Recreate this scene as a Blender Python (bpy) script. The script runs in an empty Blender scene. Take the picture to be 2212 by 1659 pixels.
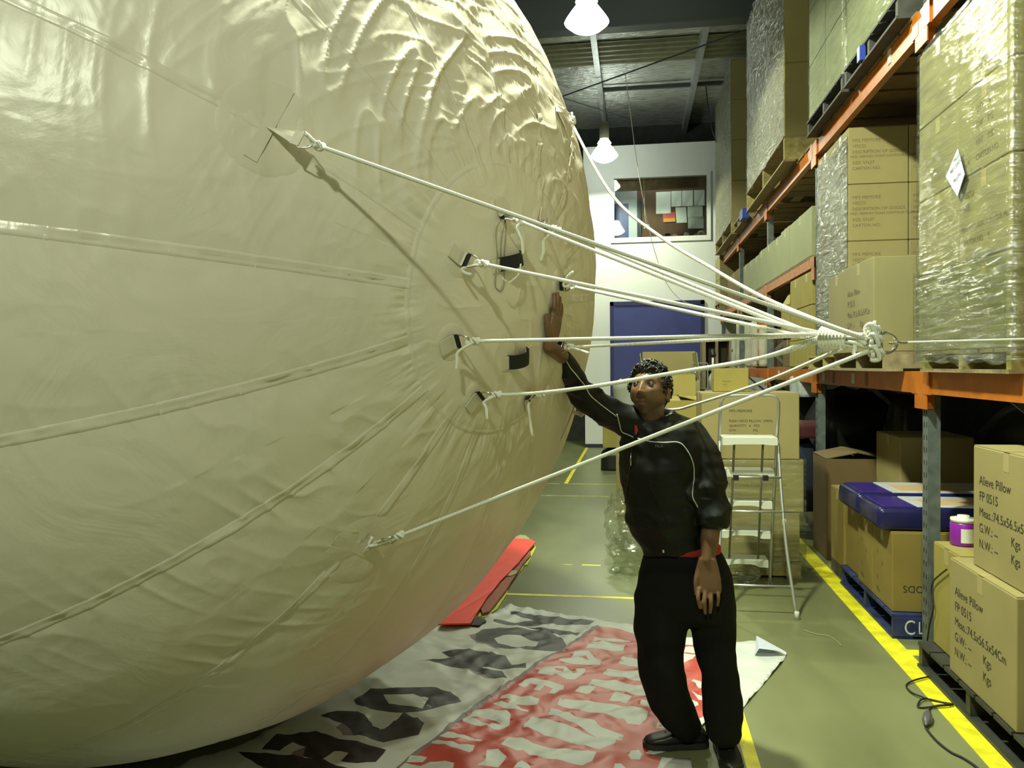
import bpy, bmesh, math, random
import numpy as np
from mathutils import Vector, Matrix, noise, geometry
from mathutils.bvhtree import BVHTree

random.seed(7)
SC = bpy.context.scene
COL = SC.collection
V = Vector
# ------------------------------------------------------------------ camera
IW, IH, FPX = 2212, 1659, 1750.0
CAMH = 1.70
YAW, PITCH, ROLL = math.radians(8.652), math.radians(-1.2146), 0.009
FWD = V((-math.sin(YAW)*math.cos(PITCH), math.cos(YAW)*math.cos(PITCH), math.sin(PITCH)))
_r = FWD.cross(V((0, 0, 1))).normalized(); _u = _r.cross(FWD)
RGT = _r*math.cos(ROLL) - _u*math.sin(ROLL)
UPV = _r*math.sin(ROLL) + _u*math.cos(ROLL)
CAM = V((0, 0, CAMH))
cd = bpy.data.cameras.new('camera'); cam = bpy.data.objects.new('camera', cd); COL.objects.link(cam)
cd.sensor_width = 36.0; cd.lens = FPX/IW*36.0; cd.clip_start = 0.05; cd.clip_end = 200
cam.matrix_world = Matrix(((RGT.x, UPV.x, -FWD.x, 0), (RGT.y, UPV.y, -FWD.y, 0), (RGT.z, UPV.z, -FWD.z, CAMH), (0, 0, 0, 1)))
SC.camera = cam
# ------------------------------------------------------------------ world, exposure
W = bpy.data.worlds.new('world'); SC.world = W; W.use_nodes = True
W.node_tree.nodes['Background'].inputs[0].default_value = (0.85, 1.0, 0.7, 1)
W.node_tree.nodes['Background'].inputs[1].default_value = 0.004
SC.view_settings.view_transform = 'Standard'; SC.view_settings.look = 'None'
SC.view_settings.exposure = -0.15; SC.view_settings.gamma = 1.0; SC.view_settings.use_curve_mapping = False
SC.cycles.use_denoising = True
SC.cycles.sample_clamp_indirect = 6.0
SC.cycles.transparent_max_bounces = 16
LAMP_COL = (0.93, 1.0, 0.74)
LAMP_W = 180.0
# ------------------------------------------------------------------ pixel helpers (a pixel gives a direction only)
def ray(p):
    return (FWD*FPX + RGT*(p[0]-IW/2) - UPV*(p[1]-IH/2)).normalized()
def onZ(p, z=0.0):
    d = ray(p); return CAM + d*((z-CAMH)/d.z)
def onX(p, x):
    d = ray(p); return CAM + d*(x/d.x)
def onY(p, y):
    d = ray(p); return CAM + d*(y/d.y)
# ------------------------------------------------------------------ materials
MATS = {}
def lin(c):
    return tuple((x/12.92 if x <= .04045 else ((x+.055)/1.055)**2.4) for x in [k/255 for k in c])
def mat(name, col, rough=.6, metal=0, spec=.5, var=0, vscale=8, bump=0, bscale=40, coat=0, stretch=None, emis=None, estr=0, trans=0, rough_var=0, bdist=.01):
    """col: linear base colour; var: colour variation from noise; bump: noise bump strength"""
    if name in MATS: return MATS[name]
    m = bpy.data.materials.new(name); m.use_nodes = True
    nt = m.node_tree; b = nt.nodes['Principled BSDF']
    b.inputs['Base Color'].default_value = (*col, 1); b.inputs['Roughness'].default_value = rough
    b.inputs['Metallic'].default_value = metal; b.inputs['Specular IOR Level'].default_value = spec
    b.inputs['Coat Weight'].default_value = coat
    if trans: b.inputs['Transmission Weight'].default_value = trans
    if emis: b.inputs['Emission Color'].default_value = (*emis, 1); b.inputs['Emission Strength'].default_value = estr
    tc = nt.nodes.new('ShaderNodeTexCoord'); mp = nt.nodes.new('ShaderNodeMapping')
    nt.links.new(tc.outputs['Object'], mp.inputs[0])
    if stretch: mp.inputs['Scale'].default_value = stretch
    if var:
        n = nt.nodes.new('ShaderNodeTexNoise'); n.inputs['Scale'].default_value = vscale; n.inputs['Detail'].default_value = 6
        nt.links.new(mp.outputs[0], n.inputs[0])
        r = nt.nodes.new('ShaderNodeValToRGB')
        r.color_ramp.elements[0].position = .3; r.color_ramp.elements[1].position = .7
        r.color_ramp.elements[0].color = (*[max(0, c*(1-var)) for c in col], 1)
        r.color_ramp.elements[1].color = (*[min(1, c*(1+var)) for c in col], 1)
        nt.links.new(n.outputs['Fac'], r.inputs[0]); nt.links.new(r.outputs[0], b.inputs['Base Color'])
        if rough_var:
            mr = nt.nodes.new('ShaderNodeMapRange'); mr.inputs[3].default_value = rough-rough_var; mr.inputs[4].default_value = rough+rough_var
            nt.links.new(n.outputs['Fac'], mr.inputs[0]); nt.links.new(mr.outputs[0], b.inputs['Roughness'])
    if bump:
        n2 = nt.nodes.new('ShaderNodeTexNoise'); n2.inputs['Scale'].default_value = bscale; n2.inputs['Detail'].default_value = 5
        nt.links.new(mp.outputs[0], n2.inputs[0])
        bp = nt.nodes.new('ShaderNodeBump'); bp.inputs['Strength'].default_value = bump; bp.inputs['Distance'].default_value = bdist
        nt.links.new(n2.outputs['Fac'], bp.inputs['Height']); nt.links.new(bp.outputs[0], b.inputs['Normal'])
    MATS[name] = m
    return m
# ------------------------------------------------------------------ mesh helpers
def wloc(o):
    p = V((0, 0, 0))
    while o is not None:
        p = p + o.location; o = o.parent
    return p
def tag(o, label=None, cat=None, group=None, kind=None):
    if label: o['label'] = label
    if cat: o['category'] = cat
    if group: o['group'] = group
    if kind: o['kind'] = kind
    return o
def empty(name, loc, label=None, cat=None, group=None, kind=None, rz=0):
    o = bpy.data.objects.new(name, None); o.empty_display_size = .1; o.location = loc; o.rotation_euler.z = rz
    COL.objects.link(o); return tag(o, label, cat, group, kind)
def link(name, me, parent=None, loc=None):
    o = bpy.data.objects.new(name, me); COL.objects.link(o)
    if parent is not None: o.parent = parent
    if loc is not None: o.location = loc
    return o
def setmats(me, mats):
    for m in (mats if isinstance(mats, (list, tuple)) else [mats]): me.materials.append(m)
class MB:
    def __init__(s): s.v = []; s.f = []; s.m = []
    def add(s, vs, fs, mi=0):
        k = len(s.v); s.v += [tuple(v) for v in vs]; s.f += [tuple(i+k for i in f) for f in fs]; s.m += [mi]*len(fs); return s
    def box(s, x0, x1, y0, y1, z0, z1, mi=0):
        return s.add([(x0,y0,z0),(x1,y0,z0),(x1,y1,z0),(x0,y1,z0),(x0,y0,z1),(x1,y0,z1),(x1,y1,z1),(x0,y1,z1)],
                     [(0,3,2,1),(4,5,6,7),(0,1,5,4),(1,2,6,5),(2,3,7,6),(3,0,4,7)], mi)
    def bar(s, a, b, w, h, up=V((0,0,1)), mi=0):
        a = V(a); b = V(b); t = (b-a).normalized(); x = t.cross(up)
        x = x.normalized() if x.length > 1e-4 else V((1,0,0)); y = x.cross(t)
        vs = [p + x*sx*w/2 + y*sy*h/2 for p in (a, b) for sx, sy in ((-1,-1),(1,-1),(1,1),(-1,1))]
        return s.add(vs, [(3,2,1,0),(4,5,6,7),(0,1,5,4),(1,2,6,5),(2,3,7,6),(3,0,4,7)], mi)
    def tube(s, pts, r, n=10, mi=0, cap=True):
        pts = [V(p) for p in pts]; N = len(pts); rr = r if isinstance(r, (list, tuple)) else [r]*N
        nrm = None; vs = []; fs = []
        for i, p in enumerate(pts):
            t = (pts[min(i+1, N-1)] - pts[max(i-1, 0)]).normalized()
            if nrm is None:
                nrm = t.orthogonal().normalized()
            nrm = (nrm - t*nrm.dot(t)); nrm = nrm.normalized() if nrm.length > 1e-6 else t.orthogonal().normalized()
            bn = t.cross(nrm)
            for k in range(n):
                a = 2*math.pi*k/n; vs.append(p + (nrm*math.cos(a) + bn*math.sin(a))*rr[i])
        for i in range(N-1):
            for k in range(n):
                a = i*n+k; b = i*n+(k+1) % n; fs.append((a, b, b+n, a+n))
        if cap: fs.append(tuple(range(n-1, -1, -1))); fs.append(tuple(range((N-1)*n, N*n)))
        return s.add(vs, fs, mi)
    def lathe(s, prof, c=(0,0,0), n=24, mi=0, ax=None):
        c = V(c); vs = []; fs = []
        X, Y, Z = (V((1,0,0)), V((0,1,0)), V((0,0,1)))
        if ax is not None: Z = V(ax).normalized(); X = Z.orthogonal().normalized(); Y = Z.cross(X)
        for r, z in prof:
            for k in range(n):
                a = 2*math.pi*k/n; vs.append(c + X*(r*math.cos(a)) + Y*(r*math.sin(a)) + Z*z)
        for i in range(len(prof)-1):
            for k in range(n):
                a = i*n+k; b = i*n+(k+1) % n; fs.append((a, b, b+n, a+n))
        if prof[0][0] > 1e-5: fs.append(tuple(range(n-1, -1, -1)))
        if prof[-1][0] > 1e-5: fs.append(tuple(range((len(prof)-1)*n, len(prof)*n)))
        return s.add(vs, fs, mi)
    def loft(s, rings, mi=0, cap=True):
        n = len(rings[0]); vs = [p for r in rings for p in r]; fs = []
        for i in range(len(rings)-1):
            for k in range(n):
                a = i*n+k; b = i*n+(k+1) % n; fs.append((a, b, b+n, a+n))
        if cap: fs.append(tuple(range(n-1, -1, -1))); fs.append(tuple(range((len(rings)-1)*n, len(rings)*n)))
        return s.add(vs, fs, mi)
    def mesh(s, name, mats, smooth=False, off=V((0,0,0))):
        me = bpy.data.meshes.new(name)
        me.from_pydata([(x-off.x, y-off.y, z-off.z) for x, y, z in s.v], [], s.f)
        setmats(me, mats)
        if any(s.m): me.polygons.foreach_set('material_index', s.m)
        if smooth: me.polygons.foreach_set('use_smooth', [True]*len(s.f))
        me.update(); return me
    def build(s, name, mats, parent=None, smooth=False, bevel=0):
        """child: local to its parent; top-level: origin at the base centre"""
        if parent is not None: off = wloc(parent); loc = V((0,0,0))
        else:
            a = np.array(s.v); off = V(((a[:,0].min()+a[:,0].max())/2, (a[:,1].min()+a[:,1].max())/2, a[:,2].min())); loc = off
        me = s.mesh(name, mats, smooth, off)
        if bevel: bevel_mesh(me, bevel)
        return link(name, me, parent, loc)
def bevel_mesh(me, w, seg=2):
    bm = bmesh.new(); bm.from_mesh(me)
    bmesh.ops.bevel(bm, geom=bm.edges[:], offset=w, segments=seg, profile=.5, affect='EDGES', clamp_overlap=True)
    bm.to_mesh(me); bm.free(); me.update()
def spline(pts, n=12, closed=False):
    """Catmull-Rom through pts"""
    P = [V(p) for p in pts]; out = []; N = len(P)
    for i in range(N if closed else N-1):
        p0 = P[i-1] if (i > 0 or closed) else P[0]*2-P[1]; p1 = P[i]; p2 = P[(i+1) % N]
        p3 = P[(i+2) % N] if (i+2 < N or closed) else p2*2-p1
        for k in range(n):
            t = k/n
            out.append(.5*((2*p1) + (p2-p0)*t + (2*p0-5*p1+4*p2-p3)*t*t + (3*p1-p0-3*p2+p3)*t**3))
    if not closed: out.append(P[-1])
    return out
_TXT = {}
def text_mesh(s, size, mt, extr=0.0):
    k = (s, size, mt.name)
    if k in _TXT: return _TXT[k]
    cu = bpy.data.curves.new('t', 'FONT'); cu.body = s; cu.size = size; cu.align_x = 'LEFT'; cu.extrude = extr; cu.resolution_u = 3
    o = bpy.data.objects.new('t', cu); COL.objects.link(o)
    dg = bpy.context.evaluated_depsgraph_get(); me = bpy.data.meshes.new_from_object(o.evaluated_get(dg))
    bpy.data.objects.remove(o); bpy.data.curves.remove(cu)
    me.name = 'print'; me.materials.clear(); me.materials.append(mt); _TXT[k] = me
    return me
def put_text(s, size, mt, parent, origin, right, up, name='printed_text', sx=1.0):
    """origin in the parent's local frame"""
    me = text_mesh(s, size, mt); r = V(right).normalized(); u = V(up).normalized(); n = r.cross(u)
    o = bpy.data.objects.new(name, me); COL.objects.link(o); o.parent = parent
    o.matrix_local = Matrix(((r.x*sx,u.x,n.x,origin[0]),(r.y*sx,u.y,n.y,origin[1]),(r.z*sx,u.z,n.z,origin[2]),(0,0,0,1)))
    return o
# numpy value noise -------------------------------------------------
def _h(ix, iy, iz):
    n = (ix.astype(np.int64)*73856093) ^ (iy.astype(np.int64)*19349663) ^ (iz.astype(np.int64)*83492791)
    n = (n ^ (n >> 13)) * 1274126177; n = n ^ (n >> 16)
    return ((n & 0xFFFF)/32767.5) - 1.0
def vnoise(x, y, z):
    xi, yi, zi = np.floor(x), np.floor(y), np.floor(z); fx, fy, fz = x-xi, y-yi, z-zi
    fx, fy, fz = [t*t*t*(t*(t*6-15)+10) for t in (fx, fy, fz)]
    r = 0
    for dx in (0, 1):
        for dy in (0, 1):
            for dz in (0, 1):
                r = r + _h(xi+dx, yi+dy, zi+dz)*(fx if dx else 1-fx)*(fy if dy else 1-fy)*(fz if dz else 1-fz)
    return r
# ================================================================== SETTING
M_floor = mat('floor_concrete', (.182, .195, .092), .38, var=.26, vscale=1.6, bump=.05, bscale=14, stretch=(1, .35, 1), rough_var=.12, spec=.4)
M_line = mat('yellow_floor_paint', (.78, .72, .02), .5, var=.25, vscale=9)
M_linef = mat('faded_floor_paint', (.40, .40, .12), .6, var=.5, vscale=14)
M_white = mat('white_wall_paint', (.74, .76, .74), .55, var=.03, vscale=2)
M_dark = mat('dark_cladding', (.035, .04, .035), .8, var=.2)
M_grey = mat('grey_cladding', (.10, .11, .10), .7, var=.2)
M_steel = mat('grey_roof_steel', (.17, .18, .18), .5, metal=.3)
M_steel2 = mat('galvanised_purlin', (.42, .44, .44), .45, metal=.6, var=.15)
M_rafter = mat('dark_rafter_paint', (.06, .07, .07), .55)
M_foil = mat('foil_insulation', (.80, .82, .82), .26, metal=.6, var=.22, vscale=5, bump=.9, bscale=9, stretch=(.7, 3.2, 1), bdist=.06)
M_sky = mat('roof_skylight_sheet', (.24, .24, .16), .4, var=.15)
M_navy = mat('navy_skirting', (.012, .014, .035), .5)
M_door = mat('blue_door_leaf', (.040, .050, .22), .45, var=.08, vscale=3)
M_doorf = mat('dark_blue_door_frame', (.014, .018, .10), .45)
M_glass = bpy.data.materials.new('window_glass'); M_glass.use_nodes = True
_nt = M_glass.node_tree; _nt.nodes.remove(_nt.nodes['Principled BSDF'])
_g = _nt.nodes.new('ShaderNodeBsdfGlossy'); _g.inputs['Roughness'].default_value = .03; _t = _nt.nodes.new('ShaderNodeBsdfTransparent')
_t.inputs[0].default_value = (.92, .95, .93, 1)
_mx = _nt.nodes.new('ShaderNodeMixShader'); _lw = _nt.nodes.new('ShaderNodeFresnel'); _lw.inputs[0].default_value = 1.45
_nt.links.new(_lw.outputs[0], _mx.inputs[0]); _nt.links.new(_t.outputs[0], _mx.inputs[1]); _nt.links.new(_g.outputs[0], _mx.inputs[2])
_nt.links.new(_mx.outputs[0], _nt.nodes['Material Output'].inputs[0])

XL, XR, YF, YB, ROOF = -9.0, 3.3, -7.0, 18.45, 7.05
WB = 16.95                      # face of the white end wall
WX0, WZ1 = -1.04, 6.24          # its free left edge and its top
def struct(mb, name, mats, parent=None, smooth=False, label=None):
    o = mb.build(name, mats, parent, smooth)
    if parent is None: tag(o, label, kind='structure')
    return o
FLOOR = struct(MB().box(XL, XR, YF, YB, -.1, 0), 'floor', M_floor, label='green grey concrete warehouse floor')
for (x0, x1, y0, y1, m) in [(1.46, 1.585, .6, 16.2, M_line), (1.585, 1.78, 4.97, 5.07, M_line), (.455, .515, .6, 5.93, M_line),
                            (-1.9, .515, 5.93, 5.975, M_line), (-.46, -.30, 6.89, 6.92, M_line), (-.62, -.54, 6.89, 6.915, M_linef), (-.22, -.05, 6.9, 6.92, M_linef),
                            (-1.03, -.975, 11.7, 16.9, M_line), (-.975, .3, 11.66, 11.70, M_linef), (-1.3, -.35, 10.57, 10.60, M_linef), (-4, -1.1, 11.66, 11.70, M_linef)]:
    MB().box(x0, x1, y0, y1, 0, .0015).build('marking_line', m, FLOOR)
struct(MB().box(XL, XR, YF, YB, ROOF, ROOF+.1), 'ceiling', M_foil, label='silver foil insulated warehouse roof')
struct(MB().box(XL-.1, XL, YF, YB, 0, ROOF), 'wall_left', M_grey, label='grey clad warehouse side wall')
struct(MB().box(XR, XR+.1, YF, YB, 0, ROOF), 'wall_right', M_grey, label='grey clad warehouse side wall behind the rack')
struct(MB().box(XL, XR, YF-.1, YF, 0, ROOF), 'wall_front', M_grey, label='grey clad warehouse front wall')
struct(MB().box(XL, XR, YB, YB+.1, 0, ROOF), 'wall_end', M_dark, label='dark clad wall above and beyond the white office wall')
# white office wall with a window opening
wx0, wx1, wz0, wz1 = -.41, 1.46, 4.34, 5.56
mb = MB()
mb.box(WX0, wx0, WB, WB+.12, 0, WZ1); mb.box(wx1, XR, WB, WB+.12, 0, WZ1)
mb.box(wx0, wx1, WB, WB+.12, 0, wz0); mb.box(wx0, wx1, WB, WB+.12, wz1, WZ1)
mb.box(WX0, WX0+.12, WB+.12, YB, 0, WZ1)
WALLB = struct(mb, 'wall_back', M_white, label='white painted office wall at the far end of the aisle')
struct(MB().box(WX0-.005, -.52, WB-.012, WB, 0, .075), 'baseboard_back', M_navy, label='navy skirting along the white office wall')
struct(MB().box(WX0+.12, XR, WB+.12, YB, WZ1-.12, WZ1), 'trim_1', M_rafter, label='dark deck above the office')
# window
WIN = empty('window_1', ((wx0+wx1)/2, WB, wz0), 'white framed office window high in the white wall', kind='structure')
fr = MB(); o_ = .075
fr.box(wx0-o_, wx1+o_, WB-.03, WB, wz0-.10, wz0); fr.box(wx0-o_, wx1+o_, WB-.03, WB, wz1, wz1+o_)
fr.box(wx0-o_, wx0, WB-.03, WB, wz0, wz1); fr.box(wx1, wx1+o_, WB-.03, WB, wz0, wz1)
fr.build('window_frame', M_white, WIN)
MB().box(wx0, wx1, WB+.02, WB+.026, wz0, wz1).build('pane', M_glass, WIN)
# office room seen through it
M_brown = mat('brown_pinboard', (.115, .06, .035), .8, var=.15, vscale=6)
M_brick = mat('brown_timber_lintel', (.16, .10, .045), .7, var=.3, vscale=10)
M_paper = mat('white_paper', (.72, .76, .72), .7, var=.03)
M_pale = mat('pale_grey_panel', (.50, .53, .58), .6)
M_post = mat('red_orange_print', (.55, .10, .10), .6)
M_post2 = mat('orange_print', (.75, .33, .06), .6)
YO = 17.55
OFF = struct(MB().box(wx0-.4, wx1+.4, YO, YO+.04, 3.9, 6.0), 'wall_office', M_brown, label='brown pinboard wall inside the office')
MB().box(wx0-.38, .06, YO-.05, YO-.005, 3.9, 6.0).build('pale_panel', M_pale, OFF)
MB().box(wx0-.38, -.12, YO-.06, YO-.05, 3.9, 5.15).build('blue_door', M_door, OFF)
MB().box(.06, .14, YO-.06, YO-.005, 3.9, 5.2).build('door_jamb', M_navy, OFF)
struct(MB().box(wx0-.4, wx1+.4, WB+.12, YO, 4.0, 4.30), 'trim_2', M_brown, label='office bench under the window')
LT = struct(MB().box(wx0-.05, wx1+.05, WB+.13, WB+.2, 5.34, 5.62), 'trim_3', M_brick, label='timber lintel behind the office window')
def paper(px0, py0, px1, py1, label, m=M_paper, y=YO-.004, tilt=0):
    a = onY((px0, py0), y); b = onY((px1, py1), y)
    mb = MB(); n = 6; vs = []; fs = []
    for j in range(n+1):
        for i in range(n+1):
            u, v = i/n, j/n
            vs.append((a.x+(b.x-a.x)*u + tilt*v, y-.004-.012*(v*v)*abs(math.sin(3*u+v*2)), a.z+(b.z-a.z)*v))
    for j in range(n):
        for i in range(n): k = j*(n+1)+i; fs.append((k, k+n+1, k+n+2, k+1))
    mb.add(vs, fs); o = mb.build('paper_sheet', m); tag(o, label, 'paper', 'sheets pinned up in the office'); return o
paper(1417, 415, 1449, 461, 'tall white sheet pinned at the start of the office board')
paper(1450, 413, 1472, 446, 'white sheet pinned second along the top row of the board')
paper(1473, 412, 1497, 445, 'white sheet pinned third along the top row of the board')
paper(1499, 411, 1522, 444, 'white sheet pinned last along the top row of the board')
paper(1459, 448, 1482, 481, 'slightly crooked white sheet in the middle row of the board', tilt=.02)
paper(1485, 446, 1518, 468, 'white landscape sheet in the middle row of the board')
paper(1486, 469, 1520, 493, 'white landscape sheet lowest on the office board')
po = paper(1432, 459, 1459, 479, 'red and orange postcard pinned beneath the white sheets', M_post, y=YO-.006); po.name = 'postcard'
a_ = onY((1434, 472), YO-.03); b_ = onY((1459, 479), YO-.03)
MB().box(a_.x, b_.x, YO-.035, YO-.03, b_.z, a_.z).build('orange_strip', M_post2, po)
# things on the office bench
M_tape = mat('yellow_tape_roll', (.50, .50, .22), .5)
c_ = onY((1514, 500), WB+.25)
mb = MB(); mb.lathe([(.045, -.03), (.085, -.03), (.085, .03), (.045, .03), (.045, -.03)], (c_.x, c_.y, 4.39), 24, ax=(0, 1, 0))
tag(mb.build('tape_roll', M_tape, None, True), 'pale yellow roll of packing tape on the office window bench', 'tape')
random.seed(3)
for i, (px, w, h, m) in enumerate([(1425, .14, .10, M_pale), (1442, .16, .13, M_dark), (1458, .15, .11, M_paper), (1483, .14, .13, M_paper), (1502, .09, .09, mat('pinkish_card', (.5, .4, .36), .7))]):
    c_ = onY((px, 505), WB+.22); mb = MB(); n = 7
    rings = []
    for j in range(5):
        t = j/4; rings.append([(c_.x + w/2*math.cos(k/8*2*math.pi)*(1-.35*t)*random.uniform(.85, 1.1), c_.y+.05*math.sin(k/8*2*math.pi), 4.305 + h*t*random.uniform(.9, 1.1)) for k in range(8)])
    mb.loft(rings); tag(mb.build('crumpled_packet', m, None), ['silver crumpled packet at the start of the office bench', 'dark crumpled bag on the office bench', 'white crumpled bag on the office bench beside the dark one', 'white folded card on the office bench', 'pinkish card on the office bench beside the tape roll'][i], 'packet', 'clutter on the office bench')
# small toy-like charm hanging inside the glass
tg = empty('hanging_tag', onY((1396, 490), WB+.05), 'small white tag hanging inside the office window', 'tag')
p_ = tg.location
MB().box(p_.x-.05, p_.x+.06, p_.y, p_.y+.004, p_.z-.03, p_.z+.05).build('card', M_paper, tg)
MB().tube([p_+V((0, .002, .05)), p_+V((-.03, .002, .25)), p_+V((-.045, .002, 5.56-p_.z))], .003, 6).build('string', M_paper, tg)
# door
DOOR = empty('door_1', (.445, WB, 0), 'large blue door in the white office wall', kind='structure')
dx0, dx1, dz1 = -.51, 1.40, 3.025
mb = MB(); mb.box(dx0, dx0+.075, WB-.05, WB, 0, dz1); mb.box(dx1-.075, dx1, WB-.05, WB, 0, dz1); mb.box(dx0, dx1, WB-.05, WB, dz1-.085, dz1)
mb.build('door_frame', M_doorf, DOOR)
MB().box(dx0+.075, dx1-.075, WB-.03, WB, .01, dz1-.085).build('door_leaf', M_door, DOOR)
# roof steel
zb = onY((1400, 54), 11.6).z
mb = MB(); mb.box(XL, XR, 11.68, 11.70, zb+.02, ROOF); mb.box(XL, XR, 11.58, 11.80, zb, zb+.02); mb.box(XL, XR, 11.58, 11.80, ROOF-.02, ROOF)
struct(mb, 'trim_4', M_rafter, label='dark steel roof rafter across the aisle')
mb = MB(); mb.box(XL, XR, 2.0, 2.02, zb+.02, ROOF); mb.box(XL, XR, 1.9, 2.12, zb, zb+.02)
struct(mb, 'trim_5', M_rafter, label='dark steel roof rafter over the near aisle')
for i, x in enumerate((-4.1, -2.4, -.66, 1.06, 2.75)):
    mb = MB(); mb.box(x-.005, x+.0, YF, YB, ROOF-.22, ROOF); mb.box(x, x+.09, YF, YB, ROOF-.22, ROOF-.214); mb.box(x, x+.09, YF, YB, ROOF-.006, ROOF)
    mb.box(x+.085, x+.09, YF, YB, ROOF-.214, ROOF-.19)
    struct(mb, 'trim_%d' % (6+i), M_steel2, label='galvanised roof purlin running along the aisle')
struct(MB().box(-.57, 1.05, 15.6, 15.66, ROOF-.13, ROOF-.06), 'trim_12', M_rafter, label='dark bridging bar between two purlins')
struct(MB().box(1.15, 1.9, 15.6, 15.66, ROOF-.13, ROOF-.06), 'trim_13', M_rafter, label='short dark bridging bar by the rack')
mb = MB(); n = 84; vs = []; fs = []
for i in range(n+1):
    y = 13.5+1.02*i/n; z = ROOF-.03+.022*math.sin(i/n*2*math.pi*5)
    vs += [(-5, y, z), (XR, y, z)]
for i in range(n): fs.append((2*i, 2*i+1, 2*i+3, 2*i+2))
mb.add(vs, fs); struct(mb, 'trim_14', M_sky, None, True, 'corrugated translucent skylight strip in the roof')
for nm, a, b in (('trim_15', (1100, 250), (1625, 60)), ('trim_16', (1100, 175), (1365, 259))):
    struct(MB().tube([onZ(a, ROOF-.3), onZ(b, ROOF-.3)], .014, 8), nm, M_rafter, label='thin dark roof bracing rod')
# hanging cord and cable
def cord(name, label, cat, pts, r, m, parent=None, n=8, sub=8):
    o = MB().tube(spline(pts, sub), r, n).build(name, m, parent, True)
    if parent is None: tag(o, label, cat)
    return o
M_cord = mat('pale_twine', (.75, .74, .6), .7)
M_black = mat('black_rubber', (.012, .012, .012), .45)
cord('hanging_twine', 'thin pale twine hanging from the roof in front of the office window', 'twine', [V((onY((1352,170),15.0).x-.05, 15.0, ROOF))]+[onY(p, 15.0) for p in ((1352, 170), (1364, 262), (1374, 338), (1397, 470), (1415, 545), (1440, 612), (1475, 650), (1522, 664))], .006, M_cord)
cord('roof_cable', 'dark cable drooping from the roof by the rack', 'cable', [onY(p, 15.8) for p in ((1514, 130), (1523, 175), (1533, 255), (1545, 300), (1560, 330))], .010, M_black)

# ------------------------------------------------------------------ high bay lamps
M_lamp = mat('glowing_acrylic_refractor', (.9, .95, .9), .3, emis=(.90, 1.0, .86), estr=24.0)
M_ball = mat('olive_lamp_housing', (.13, .13, .085), .5)
def lamp(loc, label, k=1.0):
    L = empty('high_bay_lamp', loc, label, 'lamp', 'high bay lamps along the aisle')
    x, y, z = loc
    MB().lathe([(.02, .30), (.085, .30), (.09, .31), (.09, .58), (.07, .62), (.02, .63)], loc, 20).build('housing', M_ball, L, True)
    MB().tube([V((x, y, z+.62)), V((x, y, ROOF-.2))], .018, 8).build('hanging_rod', M_steel2, L)
    MB().lathe([(.05, .30), (.10, .27), (.13, .22), (.10, .18)], loc, 20).build('neck', M_lamp, L, True)
    MB().lathe([(.09, .20), (.13, .17), (.19, .09), (.245, .01), (.26, -.02), (.25, -.035), (.17, -.10), (.09, -.135), (.01, -.145)], loc, 32).build('refractor', M_lamp, L, True)
    ld = bpy.data.lights.new('lamp_light', 'SPOT'); ld.energy = LAMP_W*4*k; ld.color = LAMP_COL; ld.shadow_soft_size = .13
    ld.spot_size = math.radians(160); ld.spot_blend = .18
    lo = bpy.data.objects.new('lamp_light', ld); COL.objects.link(lo); lo.parent = L; lo.location = (0, 0, -.20)
    return L
LZ = 5.72
lamp((-.535, 9.55, LZ), 'glowing high bay lamp hanging in front of the dark rafter', .85)
lamp((-.557, 15.62, LZ), 'glowing high bay lamp hanging in front of the white office wall', .75)
lamp((-.72, 3.15, LZ-.1), 'glowing high bay lamp hanging over the balloon and the man', 2.45)
lamp((-.50, -2.55, LZ), 'glowing high bay lamp hanging behind the camera', 1.15)
# office light
ld = bpy.data.lights.new('office_light', 'AREA'); ld.energy = 14; ld.size = .6; ld.color = (.9, 1, .85)
ol = bpy.data.objects.new('office_light', ld); COL.objects.link(ol); ol.location = (.5, 17.25, 5.95)
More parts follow.
